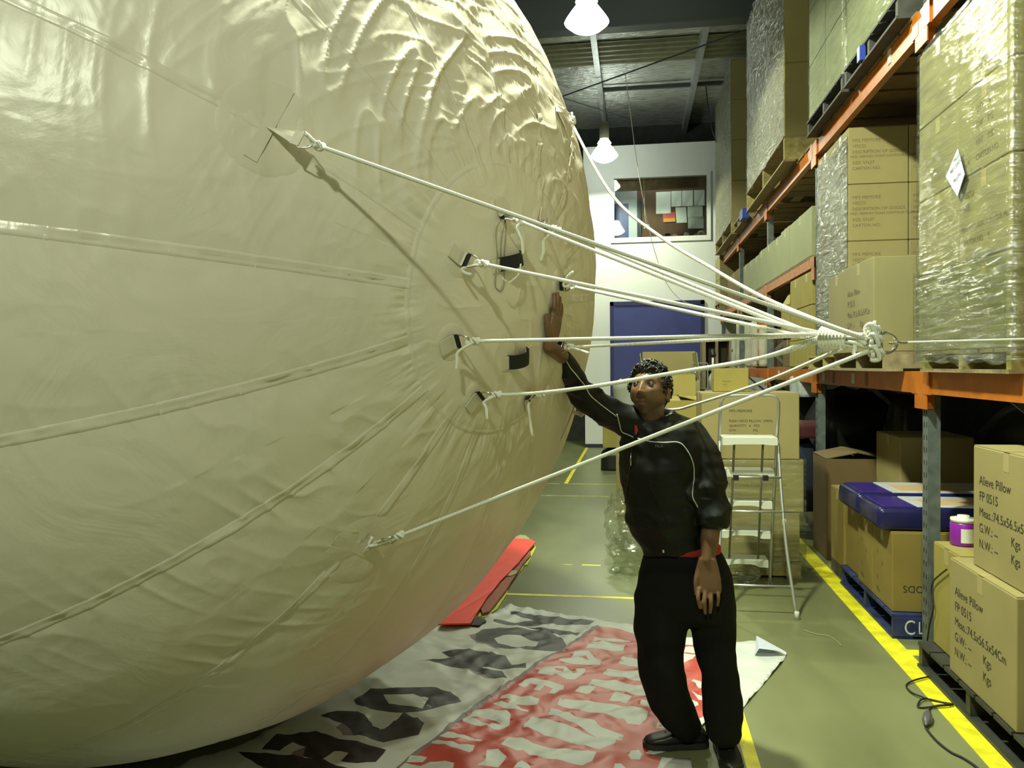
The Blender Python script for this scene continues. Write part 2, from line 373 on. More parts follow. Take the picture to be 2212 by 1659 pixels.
# ================================================================== BALLOON
BC = V((-2.317, 3.646, 2.141)); BR = 2.139
POLE = V((.89, -.445, -.103)).normalized()
E1 = (V((0, 0, 1)) - POLE*POLE.z).normalized(); E2 = POLE.cross(E1)
SEAMS = [-45, -22.5, 0, 21.9, 43.3, 65.4, 87.3, 108.5, 130, 150.5, 171.4, 192, 212.5, 233, 253.5, 274, 294.5]
CAPT = 12.2
K = V((.585, 2.13, 1.75))                 # where the tether lines meet
_P, _e1, _e2 = [np.array(v) for v in (POLE, E1, E2)]
def seam_frac(phi):
    s = np.array(sorted([x % 360 for x in SEAMS])); s = np.concatenate([[s[-1]-360], s, [s[0]+360]])
    p = phi % 360; i = np.clip(np.searchsorted(s, p, side='right')-1, 0, len(s)-2)
    return (p-s[i])/(s[i+1]-s[i]), (s[i+1]-s[i])
def bdisp(th, ph):
    """outward displacement in metres; th, ph degrees (arrays)"""
    t = np.radians(th); fr, wd = seam_frac(ph)
    dseam = np.minimum(fr, 1-fr)*np.radians(wd)*np.sin(t)*BR          # metres to nearest seam
    ramp = np.clip((th-CAPT+.6)/3.0, 0, 1)
    d = .010*np.sin(np.pi*fr)*ramp*np.clip(th/40, .2, 1)
    x = np.sin(t)*np.cos(np.radians(ph)); y = np.sin(t)*np.sin(np.radians(ph)); z = np.cos(t)
    # puckers running across the seams
    arc = t*BR
    sid = np.floor((ph+400)/7)
    pk = vnoise(arc*15+ph*.10, fr*2.0+ph*.01, np.round(fr)*5)
    pk = 1-np.abs(pk); d += .0060*np.exp(-dseam/.15)*(pk**2-.35)*ramp*np.clip(vnoise(arc*2.1, ph*.05, th*0+4)*.8+.7, 0, 1.3)
    pk2 = vnoise(arc*27, fr*1.5+7, ph*.02)
    d += .0022*np.exp(-dseam/.05)*pk2*ramp
    # long soft creases, ridged, stronger towards the lamp side of the cap
    up = np.clip(np.cos(np.radians(ph-8)), 0, 1)
    w = np.exp(-((th-22)/14.0)**2)*up**1.2*ramp
    wx = x*6+.8*vnoise(x*5, y*5, z*5); wy = y*6+.8*vnoise(x*5+9, y*5, z*5)
    rg = 1-np.abs(vnoise(arc*13+ph*.10+wx*.25, ph*.045+wy*.15, z*0+3.3))
    d += w*.013*(rg**3.6-.25)
    rg2 = 1-np.abs(vnoise(arc*24+5-ph*.12+wy*.4, ph*.08+wx*.3, z*0+9.1))
    d += w*.0055*(rg2**3.2-.25)
    # creases all over, gentle
    rg3 = 1-np.abs(vnoise(x*5+2, y*5+.7*x*5, z*5+1.7)); d += .0016*(rg3**6)*ramp*np.clip((th-12)/20, 0, 1)
    rg4 = 1-np.abs(vnoise(x*9+20, y*9-3*z, z*9+4)); d += .0012*(rg4**8)*ramp
    d += .006*vnoise(x*2.3, y*2.3, z*2.3+5)*ramp
    # cap edge: a soft groove with gathered folds around it
    g = np.exp(-((th-CAPT)/.55)**2); d -= .002*g; d += .0045/(1+np.exp(np.clip((th-CAPT)/.16, -40, 40)))
    gf = np.exp(-np.abs(th-CAPT-.6)/1.7)*(th > CAPT-1.6)
    d += .0045*gf*vnoise(ph*.30, th*.35, th*0+2) + .0015*gf*vnoise(ph*.75, th*.4, th*0+8)
    # flatter creases inside the cap
    inn = np.clip((CAPT-th)/3, 0, 1)
    rg5 = 1-np.abs(vnoise(x*22, y*22, z*0+.5)); d += inn*.0028*(rg5**5)
    return d
def bpos(th, ph, off=0.0):
    th = np.asarray(th, float); ph = np.asarray(ph, float); t = np.radians(th); p = np.radians(ph)
    n = (_P[None]*np.cos(t)[:, None] + (_e1[None]*np.cos(p)[:, None] + _e2[None]*np.sin(p)[:, None])*np.sin(t)[:, None])
    r = BR + bdisp(th, ph) + off
    P = np.array(BC)[None] + n*r[:, None]
    low = P[:, 2] < .012                                  # the bottom presses flat on the floor
    P[low, 2] = .012 + (P[low, 2]-.012)*0.02
    return P
def bang(P):
    n = (V(P)-BC).normalized(); return math.degrees(math.acos(max(-1, min(1, n.dot(POLE))))), math.degrees(math.atan2(n.dot(E2), n.dot(E1)))
def sph(p, extra=0.0):
    d = ray(p); o = CAM-BC; b = o.dot(d); q = b*b-(o.dot(o)-(BR+extra)**2)
    return CAM + d*(-b-math.sqrt(max(q, 0)))
def balloon_material(name, col, rough):
    m = mat(name, col, rough, spec=.5)
    nt = m.node_tree; b = nt.nodes['Principled BSDF']; tc = nt.nodes['Texture Coordinate']
    n1 = nt.nodes.new('ShaderNodeTexNoise'); n1.inputs['Scale'].default_value = 3.2; n1.inputs['Detail'].default_value = 7; n1.inputs['Distortion'].default_value = 1.3
    v1 = nt.nodes.new('ShaderNodeTexVoronoi'); v1.feature = 'SMOOTH_F1'; v1.inputs['Scale'].default_value = 4.5; v1.inputs['Smoothness'].default_value = .35
    mx = nt.nodes.new('ShaderNodeMath'); mx.operation = 'MULTIPLY_ADD'; mx.inputs[1].default_value = .35
    wd = nt.nodes.new('ShaderNodeVectorMath'); wd.operation = 'ADD'
    n0 = nt.nodes.new('ShaderNodeTexNoise'); n0.inputs['Scale'].default_value = 2.5; n0.inputs['Detail'].default_value = 3
    nt.links.new(tc.outputs['Object'], n0.inputs[0]); nt.links.new(tc.outputs['Object'], wd.inputs[0]); nt.links.new(n0.outputs['Color'], wd.inputs[1])
    nt.links.new(wd.outputs[0], v1.inputs[0]); nt.links.new(tc.outputs['Object'], n1.inputs[0])
    nt.links.new(v1.outputs['Distance'], mx.inputs[0]); nt.links.new(n1.outputs['Fac'], mx.inputs[2])
    bp = nt.nodes.new('ShaderNodeBump'); bp.inputs['Strength'].default_value = .28; bp.inputs['Distance'].default_value = .03
    nt.links.new(mx.outputs[0], bp.inputs['Height']); nt.links.new(bp.outputs[0], b.inputs['Normal'])
    return m
M_bal = balloon_material('cream_balloon_fabric', (.765, .715, .605), .34)
M_seam = balloon_material('welded_seam_tape', (.75, .70, .595), .30)
M_patch = balloon_material('clear_patch_vinyl', (.735, .68, .565), .30)
th = np.concatenate([np.linspace(0, 50, 270), np.linspace(50, 85, 90)[1:], np.linspace(85, 180, 32)[1:]]); NP = 1440
ths = np.repeat(th[1:-1], NP); phs = np.tile(np.arange(NP)*360.0/NP, len(th)-2)
PV = np.concatenate([bpos([0.0], [0.0]), bpos(ths, phs), bpos([180.0], [0.0])])
nr = len(th)-2; faces = []
ii = np.arange(nr-1)[:, None]*NP+1; kk = np.arange(NP)[None]; k2 = (kk+1) % NP
quads = np.stack([ii+kk, ii+NP+kk, ii+NP+k2, ii+k2], -1).reshape(-1, 4)
tris = np.concatenate([np.stack([np.zeros(NP, int), 1+np.arange(NP), 1+(np.arange(NP)+1) % NP], -1),
                       np.stack([np.full(NP, len(PV)-1), 1+(nr-1)*NP+(np.arange(NP)+1) % NP, 1+(nr-1)*NP+np.arange(NP)], -1)])
me = bpy.data.meshes.new('balloon_skin'); base = V((BC.x, BC.y, 0))
PL = PV - np.array(base)
me.vertices.add(len(PL)); me.vertices.foreach_set('co', PL.astype(np.float32).ravel())
nl = quads.size+tris.size; me.loops.add(nl); me.loops.foreach_set('vertex_index', np.concatenate([quads.ravel(), tris.ravel()]).astype(np.int32))
me.polygons.add(len(quads)+len(tris))
ls = np.concatenate([np.arange(len(quads))*4, quads.size+np.arange(len(tris))*3]).astype(np.int32)
me.polygons.foreach_set('loop_start', ls); me.polygons.foreach_set('use_smooth', np.ones(len(ls), bool))
me.update(calc_edges=True); me.validate(); me.materials.append(M_bal)
BAL = empty('inflatable_balloon', base, 'huge round cream inflatable balloon resting on the warehouse floor', 'balloon')
link('skin', me, BAL)
# seam tapes along the meridians
for s in SEAMS:
    tt = np.concatenate([np.linspace(CAPT-.1, 75, 260), np.linspace(75, 178, 60)[1:]]); W5 = np.array([-1.0, -.93, -.45, 0, .45, .93, 1.0])
    hw = .017
    T = np.repeat(tt, 7); A = np.tile(W5, len(tt)); Ph = s + np.degrees(A*hw/(BR*np.sin(np.radians(T))))
    prof = np.tile(np.array([-.0006, .0008, .0004, .0008, .0004, .0008, -.0006]), len(tt))
    P = bpos(T, Ph) ; nrm = (P-np.array(BC)); nrm /= np.linalg.norm(nrm, axis=1)[:, None]; P = P+nrm*prof[:, None]
    fs = [(i*7+k, i*7+k+1, i*7+k+8, i*7+k+7) for i in range(len(tt)-1) for k in range(6)]
    mb = MB(); mb.add(P, fs); mb.build('seam', M_seam, BAL, True)
# cap rim tape
ph = np.linspace(0, 360, 361)[:-1]; mb = MB(); rows = []
for dth, off in ((-.26, -.0006), (-.22, .0005), (0, .0007), (.22, .0005), (.26, -.0006)):
    P = bpos(np.full(360, CAPT+dth), ph); nrm = (P-np.array(BC)); nrm /= np.linalg.norm(nrm, axis=1)[:, None]; rows.append(P+nrm*off)
mb.add(np.concatenate(rows), [(r*360+k, (r+1)*360+k, (r+1)*360+(k+1) % 360, r*360+(k+1) % 360) for r in range(4) for k in range(360)])
mb.build('cap_rim', M_seam, BAL, True)
# -------- fittings
M_web = mat('black_webbing', (.010, .011, .010), .75, bump=.4, bscale=220)
M_tab = mat('white_vinyl_tab', (.68, .63, .50), .38, bump=.15, bscale=30)
M_chrome = mat('polished_steel', (.75, .74, .70), .16, metal=1)
M_rope = mat('white_braided_rope', (.92, .92, .82), .75)
_nt = M_rope.node_tree; _b = _nt.nodes['Principled BSDF']
_w = _nt.nodes.new('ShaderNodeTexWave'); _w.inputs['Scale'].default_value = 75; _w.inputs['Distortion'].default_value = 1.0
_bp = _nt.nodes.new('ShaderNodeBump'); _bp.inputs['Strength'].default_value = .5; _bp.inputs['Distance'].default_value = .003
_nt.links.new(_nt.nodes['Texture Coordinate'].outputs['Object'], _w.inputs[0]); _nt.links.new(_w.outputs['Fac'], _bp.inputs['Height']); _nt.links.new(_bp.outputs[0], _b.inputs['Normal'])
RR = .0056
def surf(th, ph, off=0.0):
    return V(bpos([th], [ph], off)[0])
def snorm(th, ph):
    t = math.radians(th); p = math.radians(ph)
    return POLE*math.cos(t) + (E1*math.cos(p)+E2*math.sin(p))*math.sin(t)
def disc_patch(th0, ph0, rad, name='patch', off=.0018):
    n = snorm(th0, ph0); c = BC+n*BR; a = n.orthogonal().normalized(); b = n.cross(a); mb = MB(); N = 40
    rr = [0, .5, .9, 1.0]; vs = []
    for r in rr:
        for k in range(N):
            q = c+a*(rad*r*math.cos(2*math.pi*k/N))+b*(rad*r*math.sin(2*math.pi*k/N)); t_, p_ = bang(q)
            vs.append(surf(t_, p_, off if r < 1 else -.001))
    fs = [(i*N+k, i*N+(k+1) % N, (i+1)*N+(k+1) % N, (i+1)*N+k) for i in range(len(rr)-1) for k in range(N)]
    mb.add(vs, fs); return mb.build(name, M_patch, BAL, True)
def strip(mb, pts, wdir, w, t, mi=0):
    """flat strap through pts, width along wdir"""
    pts = [V(p) for p in pts]; wd = V(wdir).normalized(); rings = []
    for i, p in enumerate(pts):
        tg = (pts[min(i+1, len(pts)-1)]-pts[max(i-1, 0)]).normalized(); nn = tg.cross(wd).normalized()
        rings.append([p+wd*w/2+nn*t/2, p-wd*w/2+nn*t/2, p-wd*w/2-nn*t/2, p+wd*w/2-nn*t/2])
    mb.loft(rings, mi); return mb
def d_ring(c, pull, side, w, parent):
    """D ring with its bar at c, bow towards pull"""
    P = V(pull).normalized(); S = V(side).normalized(); pts = [c-S*w/2, c+S*w/2, c+S*w*.5+P*w*.35, c+S*w*.28+P*w*.78, c+P*w*.9, c-S*w*.28+P*w*.78, c-S*w*.5+P*w*.35]
    MB().tube(spline(pts, 6, True)+[pts[0]], .0028, 8, cap=False).build('d_ring', M_chrome, parent, True)
def inner_anchor(th0, ph0, twist=0.0):
    n = snorm(th0, ph0); c = surf(th0, ph0, .004); pull = (K-c).normalized()
    disc_patch(th0, ph0, .062)
    tang = (pull-n*pull.dot(n)); tang = tang.normalized() if tang.length > .05 else E1
    radial = (POLE-n*POLE.dot(n)).normalized() if th0 > 1 else E1
    flow = (tang*.35-radial*(-.1)+V((.2, -.1, 0))).normalized(); flow = (flow-n*flow.dot(n)).normalized()
    a = math.radians(twist); flow = (flow*math.cos(a)+n.cross(flow)*math.sin(a)).normalized()
    side = n.cross(flow).normalized()
    tab = strip(MB(), [c-flow*.052+n*.001, c-flow*.02+n*.002, c+n*.004, c+flow*.006+n*.010], side, .046, .003).build('strap_tab', M_tab, BAL)
    e = c+flow*.008+n*.014
    strip(MB(), [e-n*.012+flow*.0, e+flow*.007, e+flow*.002+n*.011, e-flow*.005+n*.004], side, .044, .004).build('webbing_loop', M_web, BAL)
    e2 = e+flow*.006+n*.008; bow = (K-e2).normalized(); d_ring(e2, bow, side, .040, BAL)
    return e2+bow*.034
def outer_anchor(th0, ph0):
    n = snorm(th0, ph0); c = surf(th0, ph0, .004); pull = (K-c).normalized()
    disc_patch(th0, ph0, .135)
    tang = (pull-n*pull.dot(n)).normalized(); side = n.cross(tang).normalized()
    # cross arms of the tab welded on the patch
    for sgn, ln in ((1, .13), (-1, .10)):
        strip(MB(), [surf(*bang(c+side*sgn*ln*t), .003) for t in (0, .35, .7, 1)], tang, .036, .0012).build('weld_strip', M_patch, BAL)
    mb = MB(); e = c+pull*.085
    mb.loft([[c-side*.002+n*.002, c+tang*.045+n*.001, c+side*.002+n*.002, c-tang*.004+n*.003], [e-side*.020, e+side*.0-n*.003, e+side*.020, e+n*.003]])
    mb.build('tab', M_tab, BAL)
    strip(MB(), [e-pull*.012, e+pull*.012], side, .042, .006).build('webbing_loop', M_tab, BAL)
    d_ring(e+pull*.008, pull, side, .042, BAL); return e+pull*.044
IN = [(7.7, 66.7, 0), (8.3, 117.9, 0), (9.3, 159.4, -20), (9.3, -76.3, 0), (10.3, -150.7, 0), (7.7, 13.5, 10), (9.0, -32.4, 10), (10.6, -113, 0)]
OUT = [(25.9, 65.4), (25.5, 153.2), (25.5, -31.6), (25.6, -119)]
EI = [inner_anchor(*a) for a in IN]; EO = [outer_anchor(*a) for a in OUT]
# black webbing hand loops inside the ring
def hand_loop(p0, p1, w, bulge):
    a = sph(p0, .006); b = sph(p1, .006); n = snorm(*bang((a+b)/2)); pts = []
    for k in range(9):
        t = k/8; pts.append(a.lerp(b, t)+n*(bulge*math.sin(math.pi*t)**.6))
    wd = n.cross((b-a).normalized())
    h = strip(MB(), pts, wd, w, .004).build('hand_loop', M_web, BAL)
    for q, sgn in ((a, -1), (b, 1)):
        dr = (b-a).normalized()*sgn; strip(MB(), [q-dr*.01+n*.004, q+dr*.035+n*.0], wd, w*.9, .003).build('strap_tab', M_tab, BAL)
    return h
hand_loop((1077, 572), (1124, 556), .046, .034); hand_loop((1097, 783), (1137, 764), .050, .034)
# loose thin strings around the upper loop
M_str = mat('thin_grey_string', (.30, .29, .2), .8)
for pts in ([(1085, 470), (1072, 500), (1074, 560), (1070, 615), (1082, 628), (1090, 606), (1088, 560), (1093, 500), (1092, 472)], [(1092, 472), (1083, 520), (1080, 560), (1078, 585)]):
    MB().tube(spline([sph(p, .010 if 540 < p[1] < 600 else .006)+V((0, -.004, 0)) for p in pts], 5), .0016, 6).build('string', M_str, BAL, True)
MB().tube(spline([sph(p, .045) for p in ((1125, 570), (1121, 590), (1110, 603), (1096, 611), (1086, 601))], 5), .003, 6).build('string', M_rope, BAL, True)

# ================================================================== TETHER ROPES
KC = K                                                     # shackle end
ax = (K-(BC+POLE*BR)).normalized()
COIL = K-ax*.098                                           # lashing coil before the shackle
def vplane(p, A, B):
    """the point on pixel ray p in the vertical plane through A and B"""
    n = (B-A).cross(V((0, 0, 1))).normalized(); d = ray(p); return CAM+d*((A-CAM).dot(n)/d.dot(n))
def knot(mb, c, d, r=RR, s=1.0):
    d = V(d).normalized(); a = d.orthogonal().normalized(); b = d.cross(a)
    pts = [c-d*.010*s+a*.006*s, c+b*.011*s, c+d*.012*s-a*.008*s, c-b*.011*s-d*.004*s, c-d*.010*s-a*.004*s, c+a*.012*s+d*.006*s, c+d*.016*s]
    mb.tube(spline(pts, 6), r*.95, 8)
def rope(label, A, B, via=(), tail=None, r=RR, pts3=()):
    """line from ring A to B; via: sagging way-points as pixels"""
    root = empty('tether_rope', A, label, 'rope', 'tether ropes of the balloon')
    pts = [A]+[vplane(p, A, B) for p in via]+list(pts3)+[B]
    d0 = (pts[1]-pts[0]).normalized()
    MB().tube(spline(pts, 24 if len(pts) < 4 else 10), r, 10).build('line', M_rope, root, True)
    mb = MB(); knot(mb, A+d0*.018, d0, r); mb.tube(spline([A+d0*.012, A-d0*.006+V((.004, 0, .006)), A-d0*.009, A-d0*.006-V((.004, 0, .006)), A+d0*.012], 5), r*.8, 8); mb.build('knot', M_rope, root, True)
    if tail: MB().tube(spline([A+d0*.02]+[vplane(p, A, B)+V((0, -.01, 0)) for p in tail], 6), r*.9, 8).build('tail', M_rope, root, True)
    return root
def cj(i):
    a = ax.orthogonal().normalized(); b = ax.cross(a); t = i*.8; return COIL-ax*.03+a*.011*math.cos(t)+b*.011*math.sin(t)
rope('long taut rope from the uppermost triangular tab of the balloon', EO[0], K+V((-.02, 0, .012)), tail=[(664, 292), (668, 296)])
rope('long rope running from the lowest triangular tab up to the shackle', EO[1], K+V((-.015, -.01, -.02)), tail=[(803, 1178), (806, 1158)])
rope('bright slack rope curving down past the lamp to the shackle', EO[2], K+V((-.02, 0, .022)), via=[(1242, 280), (1325, 425), (1430, 514), (1530, 575), (1640, 638), (1760, 690), (1840, 720)])
rope('rope running from behind the balloon past the back of the man', EO[3], COIL+ax*.022+V((0, -.012, -.022)), pts3=[onY((1262, 893), 3.50), onY((1330, 893), 3.60), onY((1410, 886), 3.62), onY((1462, 884), 3.57), onY((1500, 874), 3.38), onY((1640, 829), 2.72)])
rope('rope from the D ring beside the upper black hand loop', EI[0], cj(1), tail=[(1002, 580), (1006, 590), (1020, 594)])
rope('rope from the D ring beside the lower black hand loop', EI[1], cj(2), tail=[(992, 760), (989, 780), (987, 798)])
rope('rope from the lowest D ring below the lower hand loop', EI[2], cj(3), via=[(1160, 849), (1300, 832), (1450, 807), (1640, 774)], tail=[(1047, 868), (1051, 880), (1054, 906)])
rope('rope from the D ring above the fingertips of the man', EI[3], cj(4), tail=[(1218, 618), (1226, 600), (1238, 588)])
rope('rope from the low D ring nearest the sleeve of the man', EI[4], cj(5), via=[(1300, 831), (1450, 806), (1640, 774)], tail=[(1145, 868), (1144, 895), (1151, 943)])
rope('rope from the topmost D ring on the balloon cap', EI[5], cj(6), tail=[(1118, 495), (1128, 520), (1131, 550)])
rope('rope from the D ring beside the topmost one on the cap', EI[6], cj(7), tail=[(1176, 520), (1175, 545), (1169, 565)])
rope('rope from the D ring beneath the wrist of the man', EI[7], cj(8), tail=[(1235, 752), (1255, 757), (1272, 763)])
# lashing coil round the bundle
LK = empty('lashing_knot', COIL, 'thick coil of white rope binding the tether ropes before the shackle', 'knot')
a_ = ax.orthogonal().normalized(); b_ = ax.cross(a_); pts = []
for k in range(8*18+1):
    t = k/18*2*math.pi; u = k/(8*18); rad = .0245-.006*u
    pts.append(COIL+ax*(-.030+.066*u)+(a_*math.cos(t)+b_*math.sin(t))*rad)
MB().tube(pts, .0052, 8).build('coil', M_rope, LK, True)
mb = MB()
for i in range(7):
    t = i*.9; q = COIL-ax*.034+(a_*math.cos(t)+b_*math.sin(t))*.010
    mb.tube(spline([q, COIL+ax*.02+(a_*math.cos(t)+b_*math.sin(t))*.009, K-ax*.04+(a_*math.cos(t)+b_*math.sin(t))*.014, K-ax*.012+(a_*math.cos(t+1)+b_*math.sin(t+1))*.012], 6), .0050, 8)
mb.build('bundle', M_rope, LK, True)
MB().tube(spline([K-ax*.045+V((0, -.01, -.004)), K-ax*.048+V((0, -.016, -.02)), K-ax*.05+V((0, -.016, -.034))], 6), .0052, 8).build('rope_end', M_rope, LK, True)
for i, (dv, s) in enumerate(((V((-.004, 0, .030)), 1.5), (V((0, -.008, .006)), 1.4), (V((.004, -.004, -.028)), 1.4))):
    mb = MB(); knot(mb, K+dv, V((.3, -.2, 1)), .0058, s); knot(mb, K+dv+V((.003, 0, .004)), V((1, .2, .3)), .0056, s*.8); mb.build('rope_knot', M_rope, LK, True)
# shackle and the tie line to the rack
PEND = V((1.665, 2.41, 1.772))
td = (PEND-K).normalized()
SH = empty('steel_shackle', K+td*.02, 'polished steel shackle joining the tether knot to the tie line', 'shackle')
sd = td.cross(V((0, 0, 1))).normalized(); uz = sd.cross(td)
c0 = K+td*.022
MB().tube(spline([c0-uz*.022, c0+td*.014-uz*.026, c0+td*.034-uz*.016, c0+td*.042, c0+td*.034+uz*.016, c0+td*.014+uz*.026, c0+uz*.022], 6), .0042, 10).build('bow', M_chrome, SH, True)
MB().tube([c0-uz*.032, c0+uz*.032], .0045, 10).build('pin', M_chrome, SH, True)
MB().tube(spline([c0+td*.030+sd*.010, c0+td*.042+sd*.014, c0+td*.060+sd*.010, c0+td*.066, c0+td*.060-sd*.010, c0+td*.042-sd*.014, c0+td*.030-sd*.010], 6, True)[:], .0036, 8).build('quick_link', M_chrome, SH, True)
TL = empty('tie_line', K+td*.085, 'thin taut line from the shackle to the storage rack', 'rope')
MB().tube([K+td*.083, PEND], .0032, 8).build('line', M_rope, TL, True)
MB().tube(spline([PEND, PEND+V((.03, .05, 0)), PEND+V((.10, .06, 0)), PEND+V((.14, -.02, 0)), PEND+V((.10, -.12, 0)), PEND+V((.02, -.12, 0)), PEND], 6), .0032, 8).build('loop', M_rope, TL, True)
# ================================================================== PALLET RACK
M_or = mat('orange_rack_paint', (.47, .135, .012), .42, var=.18, vscale=9)
M_or2 = mat('faded_orange_rack_paint', (.48, .20, .09), .5, var=.25, vscale=12)
M_up = mat('grey_green_upright_paint', (.115, .135, .125), .5, var=.3, vscale=14)
M_hole = mat('dark_slot', (.004, .004, .004), .9)
RX, RD = 1.70, .95
PY = [2.30, 5.07, 7.98, 10.83, 13.68, 16.45]
RACK = empty('pallet_rack', (RX+RD/2, 8.2, 0), 'tall orange beamed pallet rack along the aisle', 'rack')
for i, y in enumerate(PY):
    UT = 6.6 if i < 2 else 3.78
    for x in (RX, RX+RD-.07):
        p = MB(); p.box(x, x+.012, y, y+.09, 0, UT); p.box(x+.012, x+.07, y, y+.008, 0, UT); p.box(x+.012, x+.07, y+.082, y+.09, 0, UT)
        po = p.build('upright', M_up, RACK)
        if x == RX and i in (1, 2):
            for dy in (.022, .062):
                h = MB(); k = 0; z = .12
                while z < 3.5:
                    h.box(x-.0008, x+.002, y+dy-.005, y+dy+.005, z, z+.03); z += .075
                h.build('slot_row', M_hole, po)
        MB().box(x-.02, x+.09, y-.02, y+.11, 0, .006).build('foot_plate', M_up, RACK)
    z = .35; s = 1
    while z < UT-.8:
        MB().bar((RX+.05, y+.045, z if s > 0 else z+.75), (RX+RD-.03, y+.045, z+.75 if s > 0 else z), .03, .035).build('brace', M_up, RACK); z += .75; s = -s
def beam(y0, y1, ztop, h, m=M_or, x=RX-.018, front=True):
    b = MB(); b.box(x, x+.045, y0, y1, ztop-h, ztop); b.box(x+.045, x+.05, y0, y1, ztop-h, ztop-.02)
    bo = b.build('beam', m, RACK)
    for yy, s in ((y0, 1), (y1, -1)):
        c = MB(); c.box(x-.006, x+.05, min(yy, yy+s*.012), max(yy, yy+s*.012), ztop-.22, ztop)
        c.box(x-.010, x-.003, min(yy-s*.045, yy+s*.055), max(yy-s*.045, yy+s*.055), ztop-.22, ztop)
        c.box(x-.012, x+.06, min(yy, yy+s*.10), max(yy, yy+s*.10), ztop-h-.004, ztop+.002)
        c.build('beam_connector', m, bo)
    return bo
for i in range(5):
    y0, y1 = PY[i]+.09, PY[i+1]
    beam(y0, y1, 1.65, .13); beam(y0, y1, 3.78, .13); beam(y0, y1, 1.65, .13, x=RX+RD-.04); beam(y0, y1, 3.78, .13, x=RX+RD-.04)
    if i >= 2: beam(y0, y1, 2.72, .095, M_or2); beam(y0, y1, 2.72, .095, M_or2, x=RX+RD-.04)
# shelf boards on the middle beams and under loads
M_ply = mat('brown_shelf_board', (.20, .13, .06), .7, var=.2, vscale=7)
for i in (2, 3, 4):
    MB().box(RX-.02, RX+RD, PY[i]+.10, PY[i+1]-.01, 2.722, 2.74).build('shelf_board', M_ply, RACK)
for i in (1, 2, 3, 4):
    n = 7
    for k in range(n):
        y = PY[i]+.12+(2.6-.1)*k/n
        MB().box(RX-.03, RX+RD, y, y+.30, 3.783, 3.80).build('shelf_board', M_ply, RACK)
# capacity stickers and dark gaps on the low beam face
M_stk = mat('pale_sticker', (.55, .58, .50), .6)
for i, (y, z) in enumerate(((7.6, 1.585), (6.6, 1.585), (9.9, 1.585))):
    MB().box(RX-.022, RX-.0185, y, y+.09, z-.04, z+.04).build('sticker', M_stk, RACK)
    MB().box(RX-.022, RX-.0185, y-.35, y-.29, z-.05, z+.05).build('sticker', M_ply, RACK)
p_ = onX((1921, 122), RX-.02); MB().box(RX-.023, RX-.018, p_.y-.03, p_.y+.03, p_.z-.05, p_.z+.05).build('sticker', M_stk, RACK)

# ================================================================== PALLETS
M_wood = mat('weathered_pallet_wood', (.27, .22, .12), .8, var=.35, vscale=14, stretch=(1, 6, 1))
M_woodd = mat('dark_pallet_wood', (.045, .045, .04), .7, var=.3, vscale=14)
M_blue = mat('blue_pallet_paint', (.018, .028, .10), .6, var=.5, vscale=10)
M_woody = mat('yellow_pallet_wood', (.36, .30, .11), .8, var=.3, vscale=16)
def pallet(label, x0, x1, y0, y1, z0, h, m, group='pallets', m2=None):
    P = empty('pallet', ((x0+x1)/2, (y0+y1)/2, z0), label, 'pallet', group); t = .018
    for k in range(7):
        a = y0+(y1-y0)*k/7; MB().box(x0, x1, a+.008, a+(y1-y0)/7-.012, z0+h-t, z0+h).build('top_plank', m, P)
    for k in range(3):
        a = y0+(y1-y0-.05)*k/2; MB().box(x0+.01, x1-.01, a, a+.05, z0+t, z0+h-t).build('bearer', m2 or m, P)
    for k in range(3):
        a = x0+(x1-x0-.12)*k/2; MB().box(a, a+.12, y0, y1, z0, z0+t).build('bottom_plank', m, P)
    return P
